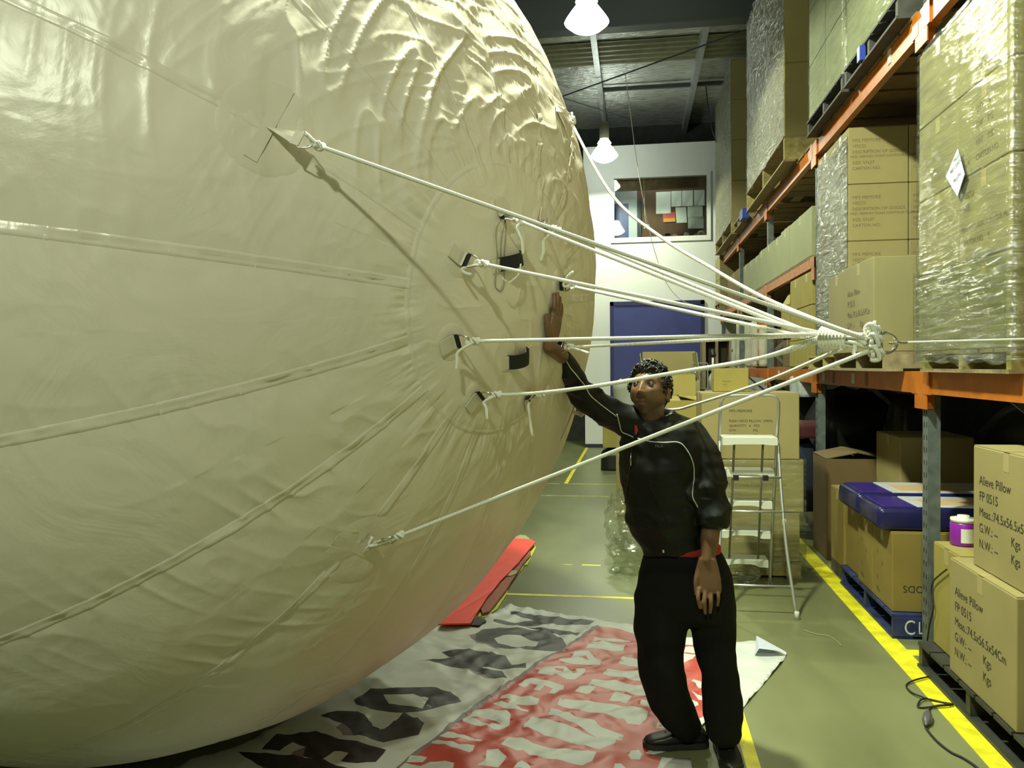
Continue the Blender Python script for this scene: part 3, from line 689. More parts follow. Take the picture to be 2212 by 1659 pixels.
# ================================================================== CARTONS
M_card = mat('brown_cardboard', (.31, .262, .105), .72, var=.06, vscale=3, bump=.03, bscale=60)
M_card2 = mat('pale_cardboard', (.27, .24, .11), .72, var=.06, vscale=3)
M_card3 = mat('yellowish_cardboard', (.32, .265, .062), .72, var=.08, vscale=4)
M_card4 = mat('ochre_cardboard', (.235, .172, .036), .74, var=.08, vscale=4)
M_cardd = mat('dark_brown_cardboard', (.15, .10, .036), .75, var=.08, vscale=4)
M_cardg = mat('greenish_pale_cardboard', (.29, .30, .16), .72, var=.05, vscale=3)
M_ptape = mat('packing_tape', (.44, .36, .17), .25, spec=.6)
M_ink = mat('black_print_ink', (.035, .03, .02), .7)
M_inkf = mat('faded_print_ink', (.16, .12, .055), .7)
_BX = {}
def carton(label, x0, x1, y0, y1, z0, z1, m=M_card, texts=(), cat='carton', group=None, name='carton', tape=True, rz=0, flaps=True):
    dx, dy, dz = x1-x0, y1-y0, z1-z0
    R = empty(name, ((x0+x1)/2, (y0+y1)/2, z0), label, cat, group, rz=rz)
    k = (round(dx, 3), round(dy, 3), round(dz, 3), m.name)
    if k not in _BX:
        b = MB().box(-dx/2, dx/2, -dy/2, dy/2, 0, dz-.004); me = b.mesh('carton_body', m); bevel_mesh(me, .006)
        f = MB().box(-dx/2+.003, dx/2-.003, -dy/2+.003, -.0015, dz-.004, dz-.0005).mesh('carton_flap', m)
        g = MB().box(-dx/2+.003, dx/2-.003, .0015, dy/2-.003, dz-.004, dz-.0005).mesh('carton_flap', m)
        t = MB().box(-dx/2-.0008, dx/2+.0008, -.028, .028, dz-.001, dz+.0004).box(-dx/2-.001, -dx/2+.001, -.028, .028, dz-.09, dz-.006).mesh('carton_tape', M_ptape)
        _BX[k] = (me, f, g, t)
    me, f, g, t = _BX[k]
    link('body', me, R)
    if flaps: link('flap', f, R); link('flap', g, R)
    if tape: link('tape', t, R)
    for (s, size, face, u, v, mm) in texts:       # u from the face's left edge, v from its bottom, metres
        e = .0012
        if face == '-X': put_text(s, size, mm, R, (-dx/2-e, dy/2-u, v), (0, -1, 0), (0, 0, 1))
        elif face == '-Y': put_text(s, size, mm, R, (-dx/2+u, -dy/2-e, v), (1, 0, 0), (0, 0, 1))
        elif face == '-Yinv': put_text(s, size, mm, R, (-dx/2+u, -dy/2-e, v), (-1, 0, 0), (0, 0, -1))
    return R
# stretch film -----------------------------------------------------
def film_material(name, amt, scale, rot, tint=(.92, .95, .88), lo=.04, bd=.016):
    m = bpy.data.materials.new(name); m.use_nodes = True; nt = m.node_tree; nt.nodes.remove(nt.nodes['Principled BSDF'])
    tc = nt.nodes.new('ShaderNodeTexCoord'); mp = nt.nodes.new('ShaderNodeMapping'); mp.inputs['Rotation'].default_value = rot; mp.inputs['Scale'].default_value = scale
    n = nt.nodes.new('ShaderNodeTexNoise'); n.inputs['Scale'].default_value = 4; n.inputs['Detail'].default_value = 6; n.inputs['Distortion'].default_value = .6
    n2 = nt.nodes.new('ShaderNodeTexNoise'); n2.inputs['Scale'].default_value = 3; n2.inputs['Detail'].default_value = 3
    nt.links.new(tc.outputs['Object'], mp.inputs[0]); nt.links.new(mp.outputs[0], n.inputs[0]); nt.links.new(tc.outputs['Object'], n2.inputs[0])
    bp = nt.nodes.new('ShaderNodeBump'); bp.inputs['Strength'].default_value = .8; bp.inputs['Distance'].default_value = bd
    nt.links.new(n.outputs['Fac'], bp.inputs['Height'])
    g = nt.nodes.new('ShaderNodeBsdfGlossy'); g.inputs['Roughness'].default_value = .09; nt.links.new(bp.outputs[0], g.inputs['Normal'])
    d = nt.nodes.new('ShaderNodeBsdfDiffuse'); d.inputs[0].default_value = (.62, .64, .56, 1); nt.links.new(bp.outputs[0], d.inputs['Normal'])
    t = nt.nodes.new('ShaderNodeBsdfTransparent'); t.inputs[0].default_value = (*tint, 1)
    mr = nt.nodes.new('ShaderNodeMapRange'); mr.inputs[1].default_value = .35; mr.inputs[2].default_value = .75; mr.inputs[3].default_value = lo; mr.inputs[4].default_value = amt
    nt.links.new(n.outputs['Fac'], mr.inputs[0])
    gd = nt.nodes.new('ShaderNodeMixShader'); gd.inputs[0].default_value = .80; nt.links.new(d.outputs[0], gd.inputs[1]); nt.links.new(g.outputs[0], gd.inputs[2])
    mx = nt.nodes.new('ShaderNodeMixShader'); nt.links.new(mr.outputs[0], mx.inputs[0]); nt.links.new(t.outputs[0], mx.inputs[1]); nt.links.new(gd.outputs[0], mx.inputs[2])
    nt.links.new(mx.outputs[0], nt.nodes['Material Output'].inputs[0]); MATS[name] = m; return m
M_film = film_material('clear_stretch_film', .42, (1, 1.1, 11.0), (math.radians(-36), 0, 0))
M_film2 = film_material('cloudy_stretch_film', .95, (1, 1.2, 9.0), (math.radians(-36), 0, 0), lo=.36, bd=.045)
M_filmh = film_material('horizontal_stretch_film', .65, (1, 1.0, 9.0), (math.radians(-4), 0, 0))
def wrap(label, x0, x1, y0, y1, z0, z1, m=M_film, amp=.006, seed=0, samp=.005, G=.042, group='stretch film around stacked cartons', front=True):
    """thin clinging film shell round a stack: four sides, wrinkled"""
    g = .008; x0 -= g; x1 += g; y0 -= g; y1 += g; nz = max(6, int((z1-z0)/G)); per = []
    for a, b in (((x0, y0), (x1, y0)), ((x1, y0), (x1, y1)), ((x1, y1), (x0, y1)), ((x0, y1), (x0, y0))):
        L = math.hypot(b[0]-a[0], b[1]-a[1]); n = max(4, int(L/G))
        for k in range(n): per.append((a[0]+(b[0]-a[0])*k/n, a[1]+(b[1]-a[1])*k/n))
    vs = []; N = len(per); cx, cy = (x0+x1)/2, (y0+y1)/2
    for j in range(nz+1):
        z = z0+(z1-z0)*j/nz
        for k, (x, y) in enumerate(per):
            d = amp*(.5+.5*noise.noise((x*6+seed, y*6, z*9)))+.004*abs(noise.noise((x*19, y*19, z*25+seed)))+samp*abs(noise.noise((((x+y)*.8+z*.6)*2.2, (-(x+y)*.6+z*.8)*15, seed)))
            n = V((x-cx, y-cy, 0)).normalized(); zz = z+(.04*noise.noise((x*5, y*5, seed)) if j in (0, nz) else 0)
            vs.append((x+n.x*d, y+n.y*d, zz))
    nf = 0 if front else max(4, int((x1-x0)/G))
    fs = [(j*N+k, j*N+(k+1) % N, (j+1)*N+(k+1) % N, (j+1)*N+k) for j in range(nz) for k in range(nf, N)]
    mb = MB(); mb.add(vs, fs); o = mb.build('stretch_wrap', m, None, True); tag(o, label, 'stretch wrap', group); return o
# ---------- near bay, first beam level: big wrapped stack
L1 = 1.65; NX = 1.62
pallet('weathered wooden pallet under the wrapped stack beside the tie line', NX, NX+1.0, 3.84, 4.96, L1, .115, M_wood, m2=M_woody)
z0 = L1+.117
names_y = ['end nearest the tie line', 'far end']
for r, (a, b) in enumerate(((z0, 2.195), (2.197, 2.615), (2.617, 3.03), (3.032, 3.45))):
    for c, (ya, yb) in enumerate(((3.815, 4.395), (4.40, 4.98))):
        tx = []
        if c == 0:
            if r in (0, 1): tx = [('VISCO', .045, '-X', .05, .31, M_inkf), ('SIZE', .045, '-X', .05, .25, M_inkf), ('MEMORY CLASSIC CONTOUR PILLOW STD', .034, '-X', .03, .15, M_inkf), ('CARTON NO. :  P', .040, '-X', .04, .08, M_inkf)]
            else: tx = [('QTY    6', .045, '-X', .20, .28, M_inkf), ('GW    KG', .045, '-X', .20, .20, M_inkf), ('NW    KG', .045, '-X', .20, .12, M_inkf), ('CARTON NO.', .04, '-X', .20, .05, M_inkf)]
        carton('%s row carton at the %s of the wrapped stack by the tie line' % (['bottom', 'second', 'third', 'top'][r], ['near end', 'far end'][c]), NX, NX+.48, ya, yb, a, b, M_card2, tx, group='cartons in the wrapped stack by the tie line')
for r, (a, b) in enumerate(((z0, 2.195), (2.197, 2.615), (2.617, 3.03), (3.032, 3.45))):
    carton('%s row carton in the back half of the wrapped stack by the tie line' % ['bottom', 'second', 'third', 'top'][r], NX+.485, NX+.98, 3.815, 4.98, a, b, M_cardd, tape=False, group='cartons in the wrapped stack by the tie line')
wrap('clear film round the tall carton stack beside the tie line', NX, NX+.98, 3.815, 4.98, z0-.06, 3.46, M_film, seed=1)
wrap('cloudy extra film round the lowest rows of the stack beside the tie line', NX-.012, NX+.99, 3.80, 4.995, z0-.07, 2.22, M_filmh, seed=5)
# label sheet on it
p_ = onX((2066, 372), NX-.03); M_lab = mat('bluish_white_label', (.62, .66, .78), .5)
ls = empty('label_sheet', p_, 'white diamond shaped paper label stuck on the wrapped stack', 'label')
a = [onX(q, NX-.026) for q in ((2068, 322), (2083, 377), (2068, 424), (2043, 382))]
mb = MB(); mb.add([q for q in a]+[q+V((.003, 0, 0)) for q in a], [(0, 3, 2, 1), (4, 5, 6, 7), (0, 1, 5, 4), (1, 2, 6, 5), (2, 3, 7, 6), (3, 0, 4, 7)]); mb.build('sheet', M_lab, ls)
for k, (s, q) in enumerate((('PALLET', (2060, 352)), ('MED CONTOUR', (2052, 378)), ('PILLOW', (2060, 396)))):
    o = onX(q, NX-.028); put_text(s, .026, M_ink, ls, o-p_, (0, -1, .25), (0, .25, 1))
# unseen cartons added just past the frame, keep the lamp off this stack's end
for r in range(3):
    carton('%s carton of the unseen stack added beyond the tie line, next to the wrapped stack' % ['bottom', 'middle', 'top'][r], 1.70, 2.6, 2.50, 3.68, L1+.002+r*.62, L1+(r+1)*.62, M_card, group='unseen cartons added beyond the tie line')
    carton('%s unseen floor carton added beyond the lettered pillow cartons' % ['bottom', 'middle', 'top'][r], 1.68, 2.6, 2.45, 3.38, .0+r*.50, (r+1)*.50-.003, M_card, group='unseen floor cartons added beyond the lettered ones') if r < 3 else None  # floor stack out of view, added to shade the lettered cartons' ends
# ---------- first bay, level 1
pallet('yellow planked wooden pallet under the tall text cartons of the rack', 1.60, 2.60, 6.75, 7.92, L1, .125, M_woody)
pallet('worn wooden pallet under the two pillow cartons on the rack', 1.55, 2.55, 5.42, 6.72, L1, .125, M_wood)
TX = [('MFS MEMORE', .036, '-Y', .03, .33, M_inkf), ('VISCO', .036, '-Y', .03, .285, M_inkf), ('DESCRIPTION OF GOODS', .034, '-Y', .03, .24, M_inkf), ('MED. MEMORY FOAM CONTOUR PILLOW', .027, '-Y', .015, .205, M_inkf), ('SIZE: 57x37', .034, '-Y', .03, .155, M_inkf), ('CARTON NO.:', .034, '-Y', .03, .11, M_inkf)]
for r in range(4):
    za = L1+.127+r*.449; zb_ = za+.446
    for c in range(2):
        xa = 1.68+c*.455
        carton('text printed carton, %s row, %s column of the stack behind the pillow carton' % (['bottom', 'second', 'third', 'top'][r], ['aisle side', 'wall side'][c]), xa, xa+.45, 6.79, 7.30, za, zb_, M_card, TX, group='text printed cartons of the rack stack')
    carton('carton, %s row, hidden half of the text printed stack' % ['bottom', 'second', 'third', 'top'][r], 1.68, 2.58, 7.305, 7.86, za, zb_, M_card, group='text printed cartons of the rack stack')
wrap('cloudy film round the aisle side of the text printed stack', 1.68, 2.58, 6.79, 7.86, L1+.13, 3.52, M_film2, .01, seed=9, front=False, samp=.014, G=.03)
AP = lambda mm, s=1.0: [('Alieve', .062*s, '-X', .07*s, .40*s, mm), ('Pillow', .062*s, '-X', .245*s, .40*s, mm), ('FP 0515', .062*s, '-X', .07*s, .325*s, mm), ('Meas.:74.5x56.5x54Cm', .060*s, '-X', .07*s, .25*s, mm), ('G.W.: --', .060*s, '-X', .07*s, .175*s, mm), ('Kgs', .060*s, '-X', .40*s, .175*s, mm), ('N.W.: --', .060*s, '-X', .07*s, .10*s, mm), ('Kgs', .060*s, '-X', .40*s, .10*s, mm)]
carton('pillow carton with printed lettering on the rack behind the tether knot', 1.52, 2.10, 5.52, 6.235, L1+.127, 2.395, M_card2, AP(M_inkf), group='pillow cartons')
carton('plain pillow carton pushed against the lettered one on the rack', 1.525, 2.10, 6.245, 6.77, L1+.127, 2.385, M_card2, group='pillow cartons')
# ---------- level 2 over the first bay: dark pallets with wrapped cartons
L2 = 3.80
for k, (ya, yb) in enumerate(((5.28, 6.55), (6.62, 7.9))):
    pallet('dark pallet on the upper beam, %s' % ['beneath the pale wrapped cartons, end nearer the white label', 'beneath the pale wrapped cartons, end nearer the office'][k], 1.585, 2.6, ya, yb, L2, .14, M_woodd)
    for r in range(3):
        for c in range(2):
            m0 = (yb-ya)/2
            carton('pale wrapped carton on the upper beam, %s row, %s of its pallet, %s pallet' % (['bottom', 'second', 'third'][r], ['near half', 'far half'][c], ['first', 'second'][k]), 1.61, 2.58, ya+c*m0, ya+(c+1)*m0-.006, L2+.143+r*.50, L2+.140+(r+1)*.50, M_cardg, tape=False, group='wrapped cartons on the upper beam')
    wrap('clear film round the pale cartons on the %s dark pallet' % ['first', 'second'][k], 1.61, 2.58, ya, yb-.006, L2+.15, L2+1.64, M_film, seed=20+k)
MB_b = MB().box(1.56, 1.60, 6.0, 6.07, L2+.02, L2+.12)
tag(MB_b.build('block', mat('blue_plastic', (.03, .06, .35), .4)), 'small blue plastic block under the upper dark pallet', 'block')
pallet('dark pallet on the upper beam of the nearest bay', 1.585, 2.6, 3.6, 4.95, L2, .14, M_woodd)
carton('brown carton on the pallet of the nearest upper bay', 1.62, 2.58, 3.62, 4.93, L2+.143, L2+1.1, M_card)
# ---------- level 2, second bay: tall shiny stack
def tall_stack(tagname, x0, ya, yb, z0, z1, rows, m, film, seed):
    pallet('wooden pallet under the %s' % tagname, x0-.02, x0+1.02, ya-.03, yb+.02, L2+.002, z0-L2-.004, M_wood, m2=M_woody)
    h = (z1-z0)/rows; half = (yb-ya)/2
    for r in range(rows):
        for c in range(2):
            carton('brown carton, row %s, %s half of the %s' % (['one', 'two', 'three', 'four', 'five'][r], ['near', 'far'][c], tagname), x0, x0+.98, ya+c*half, ya+(c+1)*half-.004, z0+r*h+.001, z0+(r+1)*h-.002, m, tape=False, group='cartons of the upper shiny stacks')
    wrap('shiny film round the %s' % tagname, x0, x0+.98, ya, yb, z0-.02, z1+.01, film, .016, seed=seed, front=False, samp=.022, G=.034)
tall_stack('tall shiny stack over the second bay', 1.55, 8.80, 11.60, 4.065, 6.35, 3, M_card, M_film2, 31)
tall_stack('tall shiny stack over the far bay', 1.55, 13.48, 16.0, 4.02, 6.60, 4, M_card, M_film2, 37)
MB_b = MB().box(1.53, 1.62, 12.0, 12.35, L2+.002, L2+.14); tag(MB_b.build('block', MATS['blue_plastic']), 'blue plastic block at the beam end between the tall shiny stacks', 'block')
pallet('wooden pallet between the tall shiny stacks on the upper beam', 1.56, 2.5, 12.4, 13.35, L2, .13, M_wood)
# ---------- middle shelf cartons
MS = 2.742
yy = [8.13, 9.27, 9.80, 10.30, 11.08, 11.45, 12.0, 12.55, 13.1]
wd = ['first', 'second', 'third', 'fourth', 'fifth', 'sixth', 'seventh', 'eighth']
for k in range(8):
    carton('pale carton on the middle shelf, %s from the shiny text printed stack' % wd[k], 1.68, 2.3, yy[k]+.008, yy[k+1]-.008, MS, 3.22+.01*math.sin(k*2.1), M_cardg, flaps=False, group='cartons on the middle shelf')
for k in range(2):
    carton('carton at the far end of the middle shelf, %s of the pair' % ['lower', 'upper'][k], 1.615, 2.3, 16.02, 16.85, MS+.16+k*.46, MS+.16+(k+1)*.46-.005, M_card2, group='far cartons')
carton('dark carton on the middle shelf beside the far pair', 1.75, 2.4, 14.0, 15.9, MS, MS+.6, M_cardd, group='far cartons')
MB().box(RX-.05, RX+RD, 16.02, 16.86, MS+.001, MS+.155)
pallet('wooden pallet under the far pair of cartons on the middle shelf', 1.60, 2.4, 16.0, 16.88, MS+.001, .155, M_wood)
# ---------- level 1, second bay: yellow cartons, books, clutter
for r in range(2):
    for c in range(2):
        carton('yellow carton, %s row, %s of the pair behind the wrapped text stack' % (['lower', 'upper'][r], ['near', 'far'][c]), 1.69, 2.3, 8.16+c*.56, 8.70+c*.56, L1+.30+r*.33, L1+.625+r*.33, M_card3, group='yellow cartons on the low rack beam')
MB().box(1.70, 2.6, 8.14, 10.8, L1+.001, L1+.02).build('shelf_board', M_ply, RACK)
for k in range(6):
    carton('narrow yellow box standing %s in the row beneath the yellow cartons' % wd[k], 1.68, 1.98, 8.15+k*.19, 8.32+k*.19, L1+.022, L1+.298, M_card3, tape=False, flaps=False, group='narrow boxes on the low rack beam', cat='box', name='narrow_box')
# open flap of a yellow carton
def open_carton(label, x0, x1, y0, y1, z0, z1, m, angs, cat='carton', group=None):
    """carton with its four top flaps standing at given angles (deg from closed): -X,+X,-Y,+Y"""
    R = empty('open_carton', ((x0+x1)/2, (y0+y1)/2, z0), label, cat, group); t = .006
    b = MB(); b.box(x0, x1, y0, y1, z0, z0+t); b.box(x0, x0+t, y0, y1, z0+t, z1); b.box(x1-t, x1, y0, y1, z0+t, z1); b.box(x0+t, x1-t, y0, y0+t, z0+t, z1); b.box(x0+t, x1-t, y1-t, y1, z0+t, z1)
    b.build('body', m, R); dx, dy = (x1-x0), (y1-y0)
    for i, an in enumerate(angs):
        if an is None: continue
        a = math.radians(an); L = (dx/2 if i < 2 else dy/2)
        if i == 0: o, e, d = V((x0, y0, z1)), V((0, dy, 0)), V((math.cos(a), 0, math.sin(a)))
        elif i == 1: o, e, d = V((x1, y0, z1)), V((0, dy, 0)), V((-math.cos(a), 0, math.sin(a)))
        elif i == 2: o, e, d = V((x0, y0, z1)), V((dx, 0, 0)), V((0, math.cos(a), math.sin(a)))
        else: o, e, d = V((x0, y1, z1)), V((dx, 0, 0)), V((0, -math.cos(a), math.sin(a)))
        nn = e.cross(d).normalized()*.004; q = [o, o+e, o+e+d*L, o+d*L]
        mb = MB(); mb.add([p+nn for p in q]+[p-nn for p in q], [(0, 1, 2, 3), (7, 6, 5, 4), (0, 4, 5, 1), (1, 5, 6, 2), (2, 6, 7, 3), (3, 7, 4, 0)]); mb.build('flap', m, R)
    return R
open_carton('open carton with a raised flap beside the yellow cartons', 1.70, 2.2, 9.36, 9.9, L1+.36, L1+.72, M_card3, (60, None, 100, None))
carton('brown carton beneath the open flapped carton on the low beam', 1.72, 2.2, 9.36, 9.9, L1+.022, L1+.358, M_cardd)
# pale standing rolls
M_roll = mat('pale_foam_roll', (.50, .50, .38), .7, var=.1, bump=.2, bscale=20)
for k, (px, y, r, z0_, z1_) in enumerate(((1600, 10.4, .07, L1+.022, 2.42), (1619, 10.1, .075, L1+.022, 2.36), (1634, 10.15, .08, L1+.022, 2.34), (1650, 9.98, .07, L1+.022, 2.25), (1590, 10.65, .055, L1+.022, 2.20))):
    mb = MB(); pr = []; c_ = onX((px, 740), 1.80)
    for j in range(12): t = j/11; pr.append((r*(1+.06*math.sin(9*t+k)), z0_+(z1_-z0_)*t))
    pr = [(r*.25, z0_)]+pr+[(r*.6, z1_+.01), (r*.55, z1_-.01)]
    mb.lathe(pr, (c_.x, c_.y, 0), 16); tag(mb.build('foam_roll', M_roll, None, True), 'pale foam roll standing on the low beam, %s from the open carton' % ['fourth', 'third', 'second', 'first', 'fifth'][k], 'roll', 'foam rolls on the low beam')
# ---------- far bays filling
for k in range(3):
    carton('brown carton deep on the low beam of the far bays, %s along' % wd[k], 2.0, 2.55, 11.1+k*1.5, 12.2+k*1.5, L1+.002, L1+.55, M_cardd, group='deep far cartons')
# a stack of orange crates far away
M_oc = mat('orange_plastic_slat', (.45, .12, .03), .5)
OCR = empty('slatted_crate', (1.85, 12.3, L1), 'orange slatted crate standing on the low beam of the far bay', 'crate')
for k in range(6): MB().bar((1.85, 12.0+k*.12, L1), (1.80, 12.06+k*.12, L1+.75), .04, .03).build('slat', M_oc, OCR)
for z in (.06, .6): MB().box(1.79, 1.88, 11.98, 12.68, L1+z, L1+z+.05).build('rail', M_oc, OCR)
# ================================================================== GROUND LEVEL, RACK
# near pallet with the two lettered pillow cartons
M_plp = mat('dark_grey_plastic_pallet', (.035, .037, .03), .55, var=.2)
pallet('dark plastic pallet under the lettered pillow cartons by the floor line', 1.555, 2.6, 3.45, 4.80, 0, .148, M_plp)
carton('lower lettered pillow carton standing on the dark plastic pallet', 1.565, 2.12, 3.632, 4.356, .15, .722, M_card, AP(M_ink), group='pillow cartons')
carton('upper lettered pillow carton stacked by the floor line', 1.615, 2.17, 3.50, 4.20, .724, 1.305, M_card, AP(M_ink), group='pillow cartons')
carton('small yellow carton wedged behind the lower lettered pillow carton', 1.63, 2.15, 4.40, 4.77, .15, .715, M_card3, [('O', .06, '-X', .33, .42, M_inkf), ('F', .06, '-X', .38, .42, M_inkf), ('n', .06, '-X', .35, .28, M_inkf), ('Meas', .06, '-X', .30, .06, M_inkf)], group='yellow cartons near the floor')
mb = MB(); hs = spline([V((1.70, 3.50, 1.309)), V((1.72, 3.62, 1.345)), V((1.76, 3.80, 1.36)), V((1.86, 3.98, 1.345)), V((2.0, 4.08, 1.312))], 8)
strip(mb, hs, V((1, -.6, .1)), .035, .01); tag(mb.build('black_strap', M_black), 'black strap lying over the upper lettered pillow carton', 'strap')
# purple bottle
p_ = V((1.75, 4.68, .7165)); PB = empty('purple_bottle', p_, 'purple plastic bottle with a white lid on the small yellow carton', 'bottle')
M_pur = mat('purple_plastic', (.24, .02, .36), .3); M_wl = mat('white_lid', (.7, .72, .62), .4)
MB().lathe([(.01, 0), (.062, 0), (.066, .006), (.066, .115), (.06, .125), (.01, .125)], p_, 24).build('body', M_pur, PB, True)
MB().lathe([(.01, .125), (.064, .125), (.064, .145), (.03, .147), (.03, .16), (.01, .16)], p_, 24).build('lid', M_wl, PB, True)
mb = MB(); vs = []
for j, z in enumerate((.02, .095)):
    for k in range(7): a = math.radians(-120+k*14); vs.append((p_.x+.0672*math.cos(a), p_.y+.0672*math.sin(a), p_.z+z))
mb.add(vs, [(k, k+1, k+8, k+7) for k in range(6)]); mb.build('label', M_wl, PB, True)
# blue pallet with goods cartons
BP = pallet('blue painted pallet with white lettering under the yellow goods cartons', 1.56, 2.56, 5.262, 6.55, 0, .15, M_blue)
MB().box(1.56, 2.5, 5.255, 5.262, .02, .13).build('end_board', M_blue, BP)
M_wp = mat('white_paint_marks', (.55, .57, .6), .7, var=.4, vscale=30)
put_text('C', .13, M_wp, BP, (1.625-2.06, 5.2535-5.906, .032), (1, 0, 0), (0, 0, 1), sx=.75); put_text('L', .11, M_wp, BP, (1.705-2.06, 5.2535-5.906, .038), (1, 0, 0), (0, 0, 1), sx=.75)
gx = [('GOODS', .062, '-Yinv', .285, .165, M_ink), ('W', .05, '-Yinv', .25, .27, M_ink)]
sp = [('F', .05, '-X', .08, .40, M_inkf), ('L', .05, '-X', .16, .38, M_inkf), ('v', .05, '-X', .10, .30, M_inkf), ('A', .05, '-X', .20, .24, M_inkf), ('B', .05, '-X', .10, .13, M_inkf), ('Pillo', .05, '-X', .08, .05, M_inkf)]
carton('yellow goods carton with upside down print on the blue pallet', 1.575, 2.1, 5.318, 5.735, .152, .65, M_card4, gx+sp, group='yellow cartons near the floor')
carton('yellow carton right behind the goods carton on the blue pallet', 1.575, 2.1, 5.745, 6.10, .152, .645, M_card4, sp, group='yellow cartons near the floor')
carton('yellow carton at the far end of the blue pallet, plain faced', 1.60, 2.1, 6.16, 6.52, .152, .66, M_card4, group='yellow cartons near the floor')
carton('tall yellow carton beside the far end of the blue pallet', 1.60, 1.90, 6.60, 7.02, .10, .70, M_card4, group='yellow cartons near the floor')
M_plk = MB().box(1.60, 1.90, 6.60, 7.02, 0, .098); tag(M_plk.build('plank_base', M_woodd), 'dark plank base under the tall yellow carton', 'plank')
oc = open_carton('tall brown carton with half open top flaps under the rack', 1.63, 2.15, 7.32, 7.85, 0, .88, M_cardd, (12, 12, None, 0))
# blue mattress bags
M_bag = mat('navy_blue_plastic_bag', (.013, .014, .075), .25, bump=.35, bscale=9); M_bagp = mat('purple_print_bag', (.045, .025, .22), .22, bump=.2, bscale=12)
M_bagw = mat('white_print_bag', (.55, .57, .62), .3, var=.1); M_bago = mat('beige_print', (.6, .42, .22), .4)
for k, (ya, yb, za, zb_) in enumerate(((5.34, 5.80, .652, .80), (5.83, 6.36, .665, .815))):
    B = empty('mattress_bag', (2.05, (ya+yb)/2, za), ['navy bagged mattress with a printed white top, lying on the goods carton', 'navy bagged mattress behind the printed one, lying on the yellow cartons'][k], 'bag', 'bagged mattresses')
    mb = MB().box(1.50, 2.60, ya, yb, za, zb_); me = mb.mesh('bag', M_bag, False, wloc(B)); bevel_mesh(me, .035, 3)
    for v in me.vertices: v.co.z += .010*noise.noise((v.co.x*7, v.co.y*7, k)); v.co.x += .02*noise.noise((v.co.y*9, v.co.z*9, 4+k))
    me.polygons.foreach_set('use_smooth', [True]*len(me.polygons)); link('bag', me, B)
    MB().box(1.74, 2.58, ya+.03, yb-.03, zb_-.004, zb_+.006).build('printed_top', M_bagw, B, bevel=.004)
    MB().box(1.80, 2.2, ya+.08, yb-.16, zb_+.006, zb_+.008).build('beige_picture', M_bago, B)
    MB().box(1.54, 1.73, ya+.035, yb-.035, zb_-.006, zb_+.004).build('purple_band', M_bagp, B, bevel=.003)
# cartons deep under the rack
carton('large carton deep under the rack behind the mattress bags', 2.02, 2.55, 6.62, 7.25, .50, 1.13, M_card, group='cartons deep under the rack')
carton('pale carton beneath the large one deep under the rack', 1.92, 2.55, 6.58, 7.29, 0, .498, M_card2, group='cartons deep under the rack')
M_mid = mat('shadowy_brown_cardboard', (.16, .11, .05), .8)
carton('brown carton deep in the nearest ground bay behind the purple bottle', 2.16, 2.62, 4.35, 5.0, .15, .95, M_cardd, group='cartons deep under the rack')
# black plastic covered goods
M_bp = mat('black_plastic_sheet', (.010, .011, .010), .32, bump=.7, bscale=6)
def lump(name, label, cat, x0, x1, y0, y1, z0, z1, m, seed, amp=.05, n=14):
    mb = MB(); rings = []
    for j in range(n+1):
        t = j/n; rings.append([])
        for k in range(28):
            a = 2*math.pi*k/28; ca, sa = math.cos(a), math.sin(a); q = max(abs(ca), abs(sa))
            x = (x0+x1)/2+(x1-x0)/2*ca/q**.8; y = (y0+y1)/2+(y1-y0)/2*sa/q**.8; z = z0+(z1-z0)*t
            s = 1-.30*max(0, t-.8)/.2-(.12 if j == n else 0); d = amp*noise.noise((x*3+seed, y*3, z*3))
            rings[-1].append(((x0+x1)/2+(x-(x0+x1)/2)*s+d*ca, (y0+y1)/2+(y-(y0+y1)/2)*s+d*sa, z+(amp*.7*noise.noise((x*4, y*4, seed)) if j > n*.7 else 0)))
    mb.loft(rings); o = mb.build(name, m, None, True); return tag(o, label, cat)
lump('covered_goods', 'bulky goods under black plastic at the back of the first ground bay', 'covered goods', 2.25, 2.55, 7.35, 7.9, 0, 1.40, M_bp, 3)
lump('covered_goods', 'goods under black plastic in the second ground bay by the upright', 'covered goods', 1.80, 2.9, 8.35, 9.5, 0, 1.40, M_bp, 8, .06)
lump('covered_goods', 'goods under black plastic further along the second ground bay', 'covered goods', 1.80, 2.9, 9.65, 10.7, 0, 1.40, M_bp, 12, .09)
lump('covered_goods', 'black plastic heap at the back of the nearest ground bay', 'covered goods', 2.70, 3.1, 3.2, 7.2, 0, 1.45, M_bp, 16, .05)
M_red = mat('dark_red_cloth', (.055, .005, .007), .8); M_dbl = mat('dark_blue_cloth', (.008, .014, .028), .8)
lump('cloth_bundle', 'dark red cloth bundle wedged by the rack upright', 'cloth', 1.56, 1.80, 8.20, 8.6, .98, 1.14, M_red, 4, .03, 6)
lump('cloth_bundle', 'dark blue cloth bundle beneath the red one by the upright', 'cloth', 1.48, 1.78, 8.25, 8.9, .25, .95, M_dbl, 6, .05, 8)
lump('plastic_bag', 'pale crumpled plastic bag stuffed under the low beam', 'bag', 1.66, 1.95, 8.7, 9.3, 1.36, 1.60, mat('pale_plastic_bag', (.5, .54, .52), .3, bump=.6, bscale=12), 9, .05, 6)
